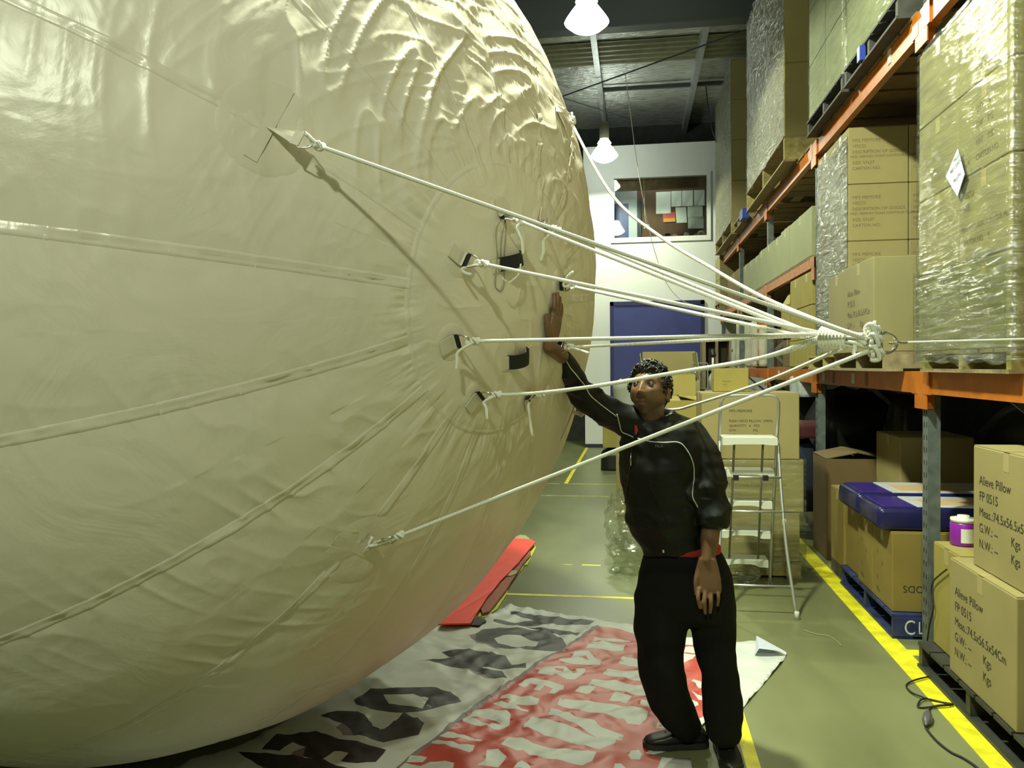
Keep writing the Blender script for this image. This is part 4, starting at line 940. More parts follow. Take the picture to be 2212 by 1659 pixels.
# ================================================================== AISLE CLUTTER
# ---------- carton stack behind the step ladder
pallet('wooden pallet under the carton stack behind the step ladder', .54, 1.30, 6.66, 7.25, 0, .128, M_wood, m2=M_woody)
carton('bottom carton of the stack behind the step ladder', .54, 1.285, 6.675, 7.22, .13, .525, M_card, group='cartons behind the step ladder')
carton('middle carton of the stack behind the step ladder, wrapped in film', .50, 1.315, 6.665, 7.24, .527, .945, M_card, [('VISCO ORIGINAL CLASSIC PILLOW', .036, '-Y', .12, .20, M_inkf), ('SIZE 57x37x11', .036, '-Y', .12, .14, M_inkf)], group='cartons behind the step ladder')
fx = [('MFS MEMORE', .030, '-Y', .215, .375, M_ink), ('FLEXI VISCO PILLOW  (FIRM)', .0265, '-Y', .215, .296, M_ink), ('QUANTITY   6   PCS', .0265, '-Y', .215, .258, M_ink), ('G.W.', .0265, '-Y', .215, .222, M_ink), ('KG', .0265, '-Y', .40, .222, M_ink), ('N.W.', .0265, '-Y', .215, .184, M_ink), ('KG', .0265, '-Y', .40, .184, M_ink), ('CARTON NO.:', .0265, '-Y', .215, .147, M_ink)]
carton('top carton of the stack behind the step ladder, with printed lettering', .525, 1.281, 6.66, 7.22, .947, 1.475, M_card, fx, group='cartons behind the step ladder')
wrap('clear film round the lower cartons behind the step ladder', .50, 1.315, 6.66, 7.24, .06, .95, M_film, .012, seed=51)
carton('small carton on top of the lettered carton behind the step ladder', onY((1541, 830), 7.0).x, onY((1616, 830), 7.0).x, 6.96, 7.2, 1.477, 1.672, M_card3, [('PILLOW', .02, '-Y', .07, .08, M_inkf), ('STD', .02, '-Y', .07, .05, M_inkf)])
# ---------- boxes and odds behind the man
carton('plain carton at the base of the open carton behind the man', .20, .50, 7.25, 7.8, 0, .70, M_card, group='cartons behind the man')
X1 = onY((1440, 900), 7.25).x; X2 = onY((1512, 900), 7.25).x
open_carton('open carton with a yellow flap standing up behind the man', .20, X2, 7.25, 7.72, .702, 1.385, M_card3, (None, 15, 8, 104))
carton('tall carton stacked behind the open yellow flapped carton', .20, .62, 7.80, 8.15, 0, 1.43, M_card, group='cartons behind the man')
tb = empty('blue_tub', (.42, 7.95, 1.43), 'blue plastic tub on the cartons behind the man', 'tub')
M_btub = mat('bright_blue_plastic', (.02, .07, .42), .35)
MB().lathe([(.05, 0), (.135, 0), (.15, .12), (.14, .12), (.12, .01)], tb.location, 24).build('body', mat('cloudy_tub', (.45, .5, .52), .4), tb, True)
MB().lathe([(.01, .12), (.165, .12), (.165, .155), (.15, .165), (.01, .165)], tb.location, 24).build('lid', M_btub, tb, True)
carton('large carton far behind the man under the tall open one', .08, .64, 8.3, 8.9, 0, .80, M_card, group='cartons behind the man')
open_carton('tall open carton with raised flaps in front of the blue door', .08, .64, 8.3, 8.9, .802, 1.55, M_card, (96, 84, None, 93))
carton('brown carton carrying the grey bin behind the man', .70, 1.10, 8.0, 8.5, 0, 1.20, M_card, group='cartons behind the man')
M_gbin = mat('grey_plastic_bin', (.22, .24, .20), .45)
gb = empty('grey_bin', (.88, 8.22, 1.202), 'round grey plastic bin beside the acrylic sign holder', 'bin')
MB().lathe([(.02, 0), (.13, 0), (.185, .22), (.20, .225), (.20, .25), (.175, .25), (.12, .012), (.02, .012)], gb.location, 28).build('body', M_gbin, gb, True)
carton('carton carrying the acrylic sign holder', .66, 1.1, 8.62, 9.0, 0, 1.45, M_cardd, group='cartons behind the man')
sg = empty('sign_holder', (.78, 8.7, 1.452), 'clear acrylic sign holder with grey edges behind the man', 'sign holder')
a_ = onY((1492, 783), 8.7); b_ = onY((1530, 832), 8.7); zt = a_.z
MB().box(a_.x, b_.x, 8.69, 8.694, 1.452, zt).build('pane', M_glass, sg)
fr = MB(); fr.box(b_.x-.012, b_.x, 8.684, 8.70, 1.452, zt); fr.box(a_.x, b_.x, 8.684, 8.70, zt-.012, zt); fr.build('edge', M_gbin, sg)
MB().box(a_.x+.04, a_.x+.10, 8.686, 8.689, zt-.11, zt-.04).build('paper_slip', M_paper, sg)
q = onY((1540, 800), 8.75); tl = empty('pump_bottle', (q.x, 8.75, 1.452), 'slim spray bottle with a black and white neck beside the sign holder', 'bottle')
MB().lathe([(.01, 0), (.05, 0), (.052, .10), (.03, .15), (.015, .17), (.015, .20)], tl.location, 18).build('body', mat('clear_grey_plastic', (.35, .36, .33), .2), tl, True)
MB().lathe([(.012, .20), (.012, .33), (.01, .33)], tl.location, 12).build('neck', M_paper, tl, True)
MB().lathe([(.01, .33), (.03, .335), (.034, .36), (.02, .40), (.005, .41)], tl.location, 14).build('head', M_black, tl, True)
# wooden cabinet further back
M_cab = mat('brown_timber_cabinet', (.19, .15, .075), .6, var=.2, vscale=6); M_cabd = mat('dark_cabinet_inside', (.05, .035, .018), .8)
cx0, cx1 = onY((1517, 760), 12.0).x, onY((1580, 760), 12.0).x; ct = onY((1530, 722), 12.0).z
CB = empty('timber_cabinet', ((cx0+cx1)/2, 12.2, 0), 'brown timber cabinet standing in front of the blue door', 'cabinet')
mb = MB(); mb.box(cx0, cx0+.05, 12.0, 12.4, 0, ct); mb.box(cx1-.03, cx1, 12.0, 12.4, 0, ct); mb.box(cx0+.05, cx1-.03, 12.0, 12.4, ct-.06, ct); mb.box(cx0+.05, cx1-.03, 12.0, 12.4, 0, .06); mb.build('frame', M_cab, CB)
MB().box(cx0+.05, cx1-.03, 12.36, 12.4, .06, ct-.06).build('back_panel', M_cabd, CB)
for z in (.6, 1.15, 1.62): MB().box(cx0+.05, cx1-.03, 12.02, 12.36, z, z+.03).build('shelf', M_cab, CB)
MB().box((cx0+cx1)/2-.02, (cx0+cx1)/2+.02, 12.0, 12.03, .06, ct-.06).build('mullion', M_cab, CB)
# black bin with a carton on it, far left of the man
q0, q1 = onZ((1297, 1017)), onZ((1330, 1017))
lump('black_bin', 'black bin on the floor in front of the white office wall', 'bin', q0.x, q0.x+.55, q0.y, q0.y+.5, 0, .36, M_bp, 21, .01, 8)
carton('brown carton standing on the black bin by the white wall', q0.x+.04, q0.x+.52, q0.y+.02, q0.y+.48, .375, .95, M_card3)
# grey bag behind the man's raised arm
carton('carton under the grey bag behind the raised arm of the man', -.22, .16, 9.2, 9.7, 0, 1.18, M_card, group='cartons behind the man')
gbg = lump('grey_bag', 'pale grey printed bag resting on a carton behind the raised arm of the man', 'bag', -.24, .17, 9.2, 9.7, 1.182, 1.54, mat('pale_grey_bag', (.26, .28, .22), .6, bump=.3, bscale=8), 31, .06, 10)
# crumpled clear plastic by the man's legs
def crumple(label, c, r, seed, squash=.6):
    mb = MB(); vs = []; fs = []; n = 26
    for j in range(n+1):
        for k in range(n):
            a, b = 2*math.pi*k/n, math.pi*(j/n); d = V((math.sin(b)*math.cos(a), math.sin(b)*math.sin(a), math.cos(b)))
            s = r*(1+.38*noise.noise(d*3+V((seed, 0, 0)))+.22*noise.noise(d*9+V((seed, 2, 0)))); z = c.z+d.z*s*squash
            vs.append((c.x+d.x*s, c.y+d.y*s, max(z, .003)))
    for j in range(n):
        for k in range(n): fs.append((j*n+k, j*n+(k+1) % n, (j+1)*n+(k+1) % n, (j+1)*n+k))
    mb.add(vs, fs); return tag(mb.build('crumpled_film', M_filmc, None, False), label, 'plastic film', 'crumpled clear film on the floor')
M_filmc = film_material('crumpled_clear_film', .5, (3, 3, 3), (.6, .3, 0))
crumple('heap of crumpled clear film on the floor beside the hip of the man', V((.03, 6.75, .16)), .24, 2, .9)
crumple('tall wisp of crumpled clear film behind the man', V((-.12, 7.5, .30)), .15, 5, 1.7)
crumple('crumpled clear film at the foot of the step ladder', V((.78, 6.42, .07)), .16, 9, .5)
# ---------- step ladder
M_alu = mat('grey_aluminium_tube', (.50, .52, .50), .38, metal=.7); M_step = mat('white_plastic_step', (.60, .63, .54), .45)
M_strut = mat('dull_grey_strut', (.20, .20, .15), .5, metal=.4)
LC = .79; LAD = empty('step_ladder', (LC, 5.95, 0), 'folding aluminium step ladder with white plastic steps', 'ladder')
def lx(w): return LC-w, LC+w
hp = [V((LC-.225, 6.42, 0)), V((LC-.215, 6.30, .30)), V((LC-.20, 5.95, 1.15)), V((LC-.197, 5.86, 1.40)), V((LC-.185, 5.845, 1.455)), V((LC-.15, 5.84, 1.482)), V((LC, 5.84, 1.487)),
      V((LC+.15, 5.84, 1.482)), V((LC+.185, 5.845, 1.455)), V((LC+.197, 5.86, 1.40)), V((LC+.20, 5.95, 1.15)), V((LC+.215, 6.30, .30)), V((LC+.225, 6.42, 0))]
MB().tube(spline(hp, 6), .011, 10).build('front_frame', M_alu, LAD, True)
for s in (-1, 1):
    MB().tube(spline([V((LC+s*.20, 5.90, 1.16)), V((LC+s*.203, 5.83, .90)), V((LC+s*.212, 5.75, .62)), V((LC+s*.225, 5.69, .40)), V((LC+s*.262, 5.585, .03))], 6), .011, 10).build('rear_leg', M_alu, LAD, True)
    MB().lathe([(.004, 0), (.016, 0), (.017, .05), (.013, .055)], (LC+s*.265, 5.58, 0), 12).build('rubber_foot', M_step, LAD, True)
    MB().lathe([(.004, 0), (.015, 0), (.015, .03)], (LC+s*.225, 6.42, 0), 12).build('rubber_foot', M_step, LAD, True)
    MB().tube([V((LC+s*.098, 5.90, 1.165)), V((LC+s*.100, 6.02, .80)), V((LC+s*.104, 6.20, .26))], .008, 8).build('strut', M_strut, LAD, True)
    MB().box(LC+s*.100-.018, LC+s*.100+.018, 5.79, 5.83, .895, .93).build('joint_block', M_black, LAD)
for z, y, w in ((.915, 5.825, .205), (.685, 5.765, .212), (.205, 5.636, .245)):
    MB().tube([V((LC-w, y, z)), V((LC+w, y, z))], .008, 8).build('cross_rail', M_alu, LAD, True)
for k, (z, y) in enumerate(((1.19, 5.96), (.945, 6.06), (.705, 6.15), (.47, 6.235), (.235, 6.33))):
    st = MB(); w = .186; d = .13 if k == 0 else .09
    n = 12; top = []
    for i in range(n+1):
        u = -1+2*i/n; dip = .022*max(0, 1-(u/.6)**6) if k else .006*max(0, 1-(u/.7)**6)
        top.append((LC+u*w, z-.052+dip))
    vs = []
    for (x, zb2) in top: vs += [(x, y-d, z), (x, y-d, zb2), (x, y+d, zb2), (x, y+d, z)]
    fs = [(i*4+a, i*4+(a+1) % 4, i*4+4+(a+1) % 4, i*4+4+a) for i in range(n) for a in range(4)]+[(3, 2, 1, 0), (n*4, n*4+1, n*4+2, n*4+3)]
    st.add(vs, fs); st.build('step', M_step, LAD, bevel=0)
MB().box(LC+.20, LC+.225, 5.745, 5.75, .60, .64).build('sticker', M_tape, LAD)
# ================================================================== RED AND YELLOW FOLDED CLOTH BY THE BALLOON
M_fred = mat('fluorescent_red_cloth', (.92, .075, .05), .6, var=.05); M_fpink = mat('dull_pink_cloth', (.34, .13, .09), .8, var=.15, vscale=20)
M_fyel = mat('fluorescent_yellow_cloth', (.55, .60, .03), .6, var=.1)
M_fbei = mat('beige_cloth_edge', (.42, .40, .22), .8)
def zz5(pts): return [(940+x*.208, 1130+y*.208) for x, y in pts]
FC = empty('folded_cloth', onZ((1080, 1270)), 'folded fluorescent red cloth strip on the floor beside the balloon', 'cloth')
def prism(px, z0, z1, m, name, parent, wav=.004, n=5):
    top = []; P = [onZ(p, z1) for p in px]
    for i in range(len(P)):
        a, b = P[i], P[(i+1) % len(P)]
        for k in range(n): top.append(a.lerp(b, k/n))
    top = [V((p.x+wav*noise.noise((p.x*30, p.y*30, z1*99)), p.y+wav*noise.noise((p.x*30, p.y*30, 7)), p.z+wav*noise.noise((p.x*9, p.y*9, 3)))) for p in top]
    N = len(top); mb = MB(); mb.add(top+[V((p.x, p.y, z0)) for p in top], [tuple(range(N))]+[(i, i+N, (i+1) % N+N, (i+1) % N) for i in range(N)])
    return mb.build(name, m, parent)
prism(zz5([(930, 200), (1030, 215), (1050, 250), (1010, 330), (960, 430), (925, 440), (880, 500), (790, 600), (755, 680), (740, 750), (640, 890), (520, 975), (430, 985), (380, 960), (700, 520)]), .002, .010, M_fyel, 'yellow_layer', FC)
prism(zz5([(900, 250), (985, 280), (995, 330), (950, 380), (900, 440), (850, 520), (800, 590), (740, 690), (640, 820), (560, 920), (490, 935), (470, 880), (700, 520)]), .011, .028, M_fpink, 'pink_layer', FC)
prism(zz5([(880, 120), (940, 125), (985, 165), (900, 190), (800, 160)]), .002, .02, M_fbei, 'beige_corner', FC)
prism(zz5([(760, 490), (850, 490), (850, 520), (790, 545), (740, 545)]), .029, .034, M_fbei, 'beige_corner', FC)
prism([(1108, 1162), (1150, 1166), (1156, 1171), (1120, 1215), (1080, 1255), (1045, 1300), (1017, 1346), (948, 1347), (975, 1318)], .036, .046, M_fred, 'red_top', FC, .006)
bk = prism([(1017, 1334), (1040, 1330), (1050, 1340), (1035, 1350), (1018, 1350)], .002, .03, M_black, 'buckle', FC)
# ================================================================== BANNER ON THE FLOOR
M_bw = mat('white_banner_cloth', (.62, .65, .62), .5, var=.03, vscale=3); M_br = mat('red_banner_print', (.52, .062, .042), .45, var=.08, vscale=6)
M_bg = mat('dark_grey_banner_print', (.030, .023, .022), .55); M_bp2 = mat('grey_purple_banner_print', (.23, .18, .20), .55)
def zA(pts): return [(840+x*.27125, 1280+y*.27125) for x, y in pts]
def zB(pts): return [(380+x*.2803, 1380+y*.2803) for x, y in pts]
def zC(pts): return [(1280+x*.2164, 1300+y*.2164) for x, y in pts]
OUTL = [(1095, 1306), (1180, 1320), (1290, 1337), (1375, 1352), (1480, 1378), (1590, 1386), (1640, 1381), (1700, 1409), (1692, 1425), (1655, 1468), (1606, 1525), (1575, 1545), (1525, 1560), (1480, 1590), (1440, 1618), (1400, 1628), (1440, 1632), (1492, 1634), (1496, 1665), (1470, 1800), (900, 1900), (150, 1800), (330, 1690), (420, 1634), (480, 1620), (560, 1590), (760, 1470), (900, 1370), (960, 1346), (1018, 1352), (1045, 1335)]
RED = [(1298, 1354), (1340, 1358), (1373, 1368), (1420, 1378), (1478, 1391), (1510, 1393), (1560, 1402), (1552, 1470), (1528, 1540), (1500, 1558), (1452, 1582), (1425, 1600), (1395, 1622), (1430, 1630), (1425, 1645), (1405, 1700), (1380, 1800), (700, 1800), (860, 1662), (940, 1600), (1040, 1522), (1100, 1478), (1160, 1437), (1240, 1390)]
STRIPE = [(1298, 1354), (1290, 1350), (1228, 1392), (1150, 1437), (1088, 1480), (1026, 1522), (926, 1600), (846, 1664), (680, 1800), (700, 1800), (860, 1662), (940, 1600), (1040, 1522), (1100, 1478), (1160, 1437), (1240, 1390)]
WH = [zA(p) for p in (
 [(1640,355),(1800,362),(1925,380),(1915,398),(1780,390),(1625,385)], [(1620,394),(1700,393),(1885,425),(1872,440),(1600,404)], [(1588,410),(1700,415),(1875,442),(1865,462),(1560,450)],
 [(1480,470),(1590,465),(1640,515),(1695,530),(1680,575),(1350,550),(1370,525),(1450,525)],
 [(1250,590),(1400,580),(1440,610),(1470,650),(1500,640),(1480,605),(1570,615),(1550,650),(1480,690),(1420,690),(1350,665),(1330,650),(1300,670),(1185,640),(1200,610)],
 [(1115,685),(1395,740),(1390,765),(1360,770),(1320,800),(1270,790),(1310,757),(1240,745),(1200,778),(1150,770),(1185,735),(1120,722),(1080,755),(1030,745)],
 [(900,812),(960,808),(1200,845),(1180,910),(1010,885),(1060,925),(1115,935),(1110,948),(960,930),(830,880),(840,868),(950,878),(975,852),(885,835)],
 [(690,925),(940,935),(970,970),(960,1050),(880,1085),(590,1030),(590,1000),(640,985)],
 [(400,1130),(470,1100),(600,1135),(690,1165),(750,1165),(730,1185),(640,1170),(520,1160)], [(345,1170),(390,1160),(560,1205),(685,1220),(670,1270),(640,1280),(500,1235),(340,1190)],
 [(170,1300),(260,1295),(305,1305),(270,1345),(140,1345)], [(80,1396),(130,1350),(250,1380),(330,1340),(450,1335),(520,1365),(500,1430),(80,1430)],
 [(1855,510),(1980,525),(2040,545),(2040,600),(1830,560)], [(1740,597),(1985,630),(2060,645),(2050,710),(1700,655)],
 [(1625,685),(1800,700),(2010,740),(2080,760),(2070,820),(1980,810),(1580,735)], [(1540,740),(1650,755),(1580,820),(1478,795)], [(1800,795),(1935,815),(1890,880),(1755,850)], [(2010,850),(2090,870),(2120,915),(2000,895)],
 [(1360,848),(1700,870),(2065,935),(2050,1010),(2000,1057),(1900,1035),(1880,1005),(1600,950),(1340,890)],
 [(1290,920),(1340,918),(1480,975),(1640,1015),(1690,1060),(1870,1135),(1855,1170),(1812,1162),(1800,1200),(1680,1245),(1560,1225),(1340,1160),(1190,1120),(1070,1075),(1130,990),(1160,985),(1420,1060),(1660,1145),(1500,1055),(1400,1000),(1265,965)],
 [(890,1220),(950,1155),(1060,1155),(1150,1210),(1400,1250),(1655,1265),(1620,1340),(1540,1385),(1380,1330),(1250,1320),(1120,1290),(1070,1255),(1020,1265)],
 [(780,1260),(870,1255),(940,1310),(870,1390),(700,1370),(770,1335)], [(1060,1335),(1130,1390),(1110,1420),(990,1410)], [(1930,1245),(1990,1235),(2015,1270),(2000,1320),(1930,1325),(1905,1290)], [(1800,1370),(1850,1365),(1900,1410),(1790,1420)])]
WH += [zC(p) for p in ([(900,450),(960,440),(1050,480),(1055,520),(890,515)], [(886,525),(1035,532),(1000,580),(920,610),(880,605)], [(985,800),(1010,770),(1110,790),(1120,850),(1060,860),(1040,830),(1030,805)], [(985,905),(1110,940),(1115,985),(1060,985),(1030,940)], [(970,985),(1050,1000),(1060,1025),(1000,1050)], [(655,1215),(720,1218),(705,1265),(635,1255)])]
HOLE = [zA(p) for p in ([(1510,520),(1570,505),(1600,540)], [(1320,600),(1395,600),(1390,625),(1330,615)], [(650,990),(800,1000),(900,1045),(800,1045),(690,1010)])]+[zC([(665,1228),(700,1230),(692,1250),(655,1246)])]
DK = [zA(p) for p in (
 [(970,145),(1200,180),(1330,190),(1640,230),(1600,258),(1300,250),(1180,265),(940,262),(830,240),(840,220),(1000,235),(1150,215),(970,170)], [(1050,265),(1400,300),(1525,325),(1500,345),(1360,335),(1180,290)],
 [(690,330),(760,290),(880,280),(1250,300),(1370,360),(1415,420),(1380,460),(1200,470),(850,430),(700,385)],
 [(420,465),(560,445),(760,460),(930,510),(980,570),(1090,565),(1095,600),(900,605),(740,590),(780,620),(900,615),(945,680),(900,690),(790,680),(720,630),(560,600),(490,585),(240,545),(350,520),(500,522)])]
DK += [zB(p) for p in (
 [(1370,470),(1500,390),(1750,370),(1980,370),(2150,440),(2200,480),(1900,545),(1740,570),(1650,560),(1500,540),(1390,500)],
 [(1110,590),(1240,565),(1400,560),(1480,610),(1520,670),(1600,690),(1680,640),(1760,560),(1915,655),(1870,740),(1720,760),(1600,790),(1370,750),(1330,690),(1250,640)],
 [(660,850),(780,740),(1080,705),(1160,750),(1400,800),(1620,870),(1540,960),(1400,960),(1270,930),(1330,880),(1220,860),(1130,930),(980,900),(1000,830),(900,790),(800,860)],
 [(480,870),(800,890),(1100,920),(1320,990),(1380,1060),(900,1060),(620,960)])]
WH2 = [zA([(840,360),(950,335),(1050,340),(1190,400),(1170,435),(1020,430),(870,400)])]+[zB(p) for p in ([(1600,425),(1830,420),(1950,470),(1900,530),(1640,500)], [(1480,620),(1560,590),(1650,610),(1580,695)])]
PU = [zB(p) for p in ([(1230,690),(1310,640),(1380,620),(1330,690),(1370,750),(1290,755)], [(1830,415),(1900,400),(2020,480),(1980,520),(1930,500),(1950,470)], [(560,890),(480,870),(620,960),(900,1060),(760,1060)], [(900,880),(950,850),(1000,830),(980,900),(1010,930),(890,905)], [(1270,930),(1330,880),(1390,885),(1330,945)])]+[zA(p) for p in ([(640,340),(690,330),(700,385),(850,430),(900,450),(700,400)], [(720,630),(660,610),(560,600),(700,650),(760,690),(800,690)], [(1190,400),(1240,380),(1250,410),(1170,435)])]
def pip(x, y, P):
    c = False; j = len(P)-1
    for i in range(len(P)):
        if (P[i][1] > y) != (P[j][1] > y) and x < (P[j][0]-P[i][0])*(y-P[i][1])/(P[j][1]-P[i][1])+P[i][0]: c = not c
        j = i
    return c
def W2(P): return [(p.x, p.y) for p in (onZ(q, .012) for q in P)]
outl = W2(OUTL)
layers = [(W2(RED), 1), (W2(STRIPE), 3)]+[(W2(p), 3) for p in PU]+[(W2(p), 2) for p in DK]+[(W2(p), 0) for p in WH2]+[(W2(p), 0) for p in WH]+[(W2(p), 1) for p in HOLE]
cv = []; ce = []
for P in [outl]+[l[0] for l in layers]:
    k = len(cv); n = 0; pts = []
    for i in range(len(P)):
        a, b = P[i], P[(i+1) % len(P)]; m_ = max(1, int(math.hypot(a[0]-b[0], a[1]-b[1])/.03))
        for t in range(m_): pts.append((a[0]+(b[0]-a[0])*t/m_, a[1]+(b[1]-a[1])*t/m_))
    cv += pts; ce += [(k+i, k+(i+1) % len(pts)) for i in range(len(pts))]
xs = [p[0] for p in outl]; ys = [p[1] for p in outl]; g = .028; x = min(xs)
random.seed(5)
while x < max(xs):
    y = max(min(ys), 2.2)
    while y < max(ys):
        if pip(x, y, outl): cv.append((x+random.uniform(-.006, .006), y+random.uniform(-.006, .006)))
        y += g
    x += g
res = geometry.delaunay_2d_cdt([V(p) for p in cv], ce, [], 0, 1e-5)
FEET = [V((.10, 3.62)), V((.35, 3.40)), V((.22, 3.62)), V((.40, 3.5))]
def bh(x, y):
    u = x*.75+y*.66; w = x*.66-y*.75
    d1 = noise.noise((x*1.7, y*1.7, 1.0)); r1 = 1-abs(noise.noise((u*2.2+.5*d1, w*6.5+1.2*d1, 2.0))); r2 = 1-abs(noise.noise((u*7+2*d1, w*3.0, 5.0)))
    r3 = 1-abs(noise.noise((x*9, y*11, 8.0)))
    h = .014*r1**6+.009*r2**7+.0025*r3**4
    mk = 1.0
    for f in FEET: mk = min(mk, max(0, min(1, ((V((x, y))-f).length-.12)/.12)))
    return .003+h*mk
bvs = [(v.x, v.y, bh(v.x, v.y)) for v in res[0]]; bfs = []; bms = []
for f in res[2]:
    c = (sum((res[0][i] for i in f), V((0, 0))))/len(f)
    if not pip(c.x, c.y, outl): continue
    mi = 0
    for P, m_ in layers:
        if pip(c.x, c.y, P): mi = m_
    bfs.append(tuple(f)); bms.append(mi)
mb = MB(); mb.v = bvs; mb.f = bfs; mb.m = bms
BAN = empty('printed_banner', onZ((1150, 1500)), 'crumpled white and red printed banner spread on the floor under the man', 'banner')
mo = mb.build('cloth', [M_bw, M_br, M_bg, M_bp2], BAN, True)
sm = mo.modifiers.new('thick', 'SOLIDIFY'); sm.thickness = .0015; sm.offset = -1
# folded corner
c4 = [onZ(p, .03) for p in ((1634, 1380), (1698, 1408), (1640, 1412), (1630, 1411))]
mb = MB(); mb.add([c4[0]+V((0, 0, .02)), c4[1]+V((0, 0, .0)), c4[2]+V((0, 0, .03)), c4[3]+V((0, 0, -.015))], [(0, 3, 2), (0, 2, 1)]); mb.build('folded_corner', M_lab, BAN)
# ================================================================== CABLES ON THE FLOOR
def z6(pts): return [(1640+x*.2947, 1170+y*.2947) for x, y in pts]
CBL = empty('power_cable', onZ((2010, 1545)), 'black power cable looped on the yellow floor line', 'cable')
lp = [onZ(p, .006+.004*(i % 3)) for i, p in enumerate(z6([(1400, 985), (1280, 985), (1150, 1012), (1080, 1050), (1110, 1100), (1200, 1140), (1300, 1170), (1420, 1192), (1330, 1204), (1185, 1217), (1163, 1195), (1200, 1152), (1290, 1165), (1400, 1196), (1320, 1200), (1262, 1212), (1243, 1248)]))]
MB().tube(spline(lp, 8), .0045, 8).build('loop', M_black, CBL, True)
pa, pb = onZ(z6([(1240, 1255)])[0], .022), onZ(z6([(1222, 1345)])[0], .020); dv = (pb-pa).normalized(); L = (pb-pa).length
M_plug = mat('grey_plug_plastic', (.10, .10, .11), .3)
MB().lathe([(.004, 0), (.014, .0), (.021, L*.25), (.022, L*.55), (.018, L*.75), (.010, L*.85), (.007, L)], pa, 18, ax=dv).build('plug', M_plug, CBL, True)
MB().tube(spline([pb]+[onZ(p, .006) for p in z6([(1228, 1375), (1300, 1460), (1400, 1540), (1500, 1590), (1605, 1665), (1700, 1780)])], 8), .0055, 8).build('lead', M_black, CBL, True)
cord('power_lead', 'black cord hanging down the rack upright beside the yellow carton', 'cord', [onX(p, 1.615) for p in ((2045, 1230), (2030, 1242), (2016, 1256), (2012, 1275), (2015, 1300), (2016, 1315), (2010, 1340), (2006, 1362), (2004, 1390), (2020, 1405), (2044, 1430))], .0045, M_black)
cord('twine_scrap', 'short scrap of pale twine on the floor near the ladder', 'twine', [onZ(p, .004) for p in ((1735, 1361), (1765, 1370), (1790, 1374), (1805, 1383), (1817, 1394))], .003, mat('brown_twine', (.35, .30, .16), .8))
# ================================================================== THE MAN
M_jack = mat('black_jacket_nylon', (.0055, .0068, .0055), .5, spec=.3, bump=.25, bscale=16)
M_trou = mat('black_trouser_cloth', (.006, .0065, .006), .9, spec=.2)
M_pipe = mat('white_reflective_piping', (.62, .64, .58), .4)
M_hair = mat('black_hair', (.010, .009, .007), .42, spec=.5)
M_shoe = mat('black_shoe_leather', (.014, .014, .013), .38, var=.3, vscale=30)
M_sole = mat('dark_shoe_sole', (.02, .02, .018), .6)
M_tee = mat('red_tee_shirt', (.42, .03, .025), .8)
M_skin = bpy.data.materials.new('brown_skin'); M_skin.use_nodes = True
_nt = M_skin.node_tree; _b = _nt.nodes['Principled BSDF']; _at = _nt.nodes.new('ShaderNodeAttribute'); _at.attribute_name = 'skin'
_nt.links.new(_at.outputs['Color'], _b.inputs['Base Color']); _b.inputs['Roughness'].default_value = .48
_b.inputs['Subsurface Weight'].default_value = .05
MATS['brown_skin'] = M_skin
SKIN = (.165, .088, .043)
MANO = V((.25, 3.58, 0))
MAN = empty('person', MANO, 'person in a black jacket and black trousers pressing one hand on the balloon', 'person')
def ering(c, ux, rx, uy, ry, n=28, p=2.3, tilt=0):
    out = []
    for k in range(n):
        a = 2*math.pi*k/n; ca, sa = math.cos(a), math.sin(a)
        x = math.copysign(abs(ca)**(2/p), ca); y = math.copysign(abs(sa)**(2/p), sa)
        out.append(c+ux*(rx*x)+uy*(ry*y)+V((0, 0, tilt*x)))
    return out
def ball(mb, c, rx, ry, rz, ux=V((1, 0, 0)), uy=V((0, 1, 0)), uz=V((0, 0, 1)), n=16):
    vs = []; fs = []
    for j in range(n+1):
        b = math.pi*j/n
        for k in range(n): a = 2*math.pi*k/n; vs.append(c+ux*(rx*math.sin(b)*math.cos(a))+uy*(ry*math.sin(b)*math.sin(a))+uz*(rz*math.cos(b)))
    for j in range(n):
        for k in range(n): fs.append((j*n+k, (j+1)*n+k, (j+1)*n+(k+1) % n, j*n+(k+1) % n))
    mb.add(vs, fs)
def limb(mb, pts, n=18):
    """pts: (V, r); rounded ends"""
    P = [p for p, _ in pts]; R = [r for _, r in pts]
    if len(P) > 2:
        S = spline(P, 5); RR_ = []
        for i in range(len(P)-1):
            for k in range(5): RR_.append(R[i]+(R[i+1]-R[i])*k/5)
        RR_.append(R[-1])
    else: S, RR_ = P, R
    mb.tube(S, RR_, n)
    ball(mb, P[0], R[0], R[0], R[0], n=12); ball(mb, P[-1], R[-1], R[-1], R[-1], n=12)
def remesh(mb, name, m, voxel, smooth=6, parent=MAN, disp=None):
    """union of overlapping closed shapes as one continuous skin"""
    me = mb.mesh(name, m); o = link('tmp', me)
    r = o.modifiers.new('r', 'REMESH'); r.mode = 'VOXEL'; r.voxel_size = voxel; r.use_smooth_shade = True
    if smooth: s = o.modifiers.new('s', 'SMOOTH'); s.factor = .5; s.iterations = smooth
    dg = bpy.context.evaluated_depsgraph_get(); out = bpy.data.meshes.new_from_object(o.evaluated_get(dg)); bpy.data.objects.remove(o)
    out.name = name; out.materials.clear(); out.materials.append(m)
    nv = len(out.vertices); co = np.empty(nv*3, np.float32); out.vertices.foreach_get('co', co); co = co.reshape(-1, 3).astype(float)
    if disp is not None:
        nn = np.empty(nv*3, np.float32); out.vertices.foreach_get('normal', nn); co = co+nn.reshape(-1, 3)*disp(co)[:, None]
    world = co.copy()
    co = co-np.array(wloc(parent)); out.vertices.foreach_set('co', co.astype(np.float32).ravel())
    out.polygons.foreach_set('use_smooth', np.ones(len(out.polygons), bool)); out.update()
    ob = link(name, out, parent); return ob, world
PX = lambda x, y, Y: onY((x, y), Y)
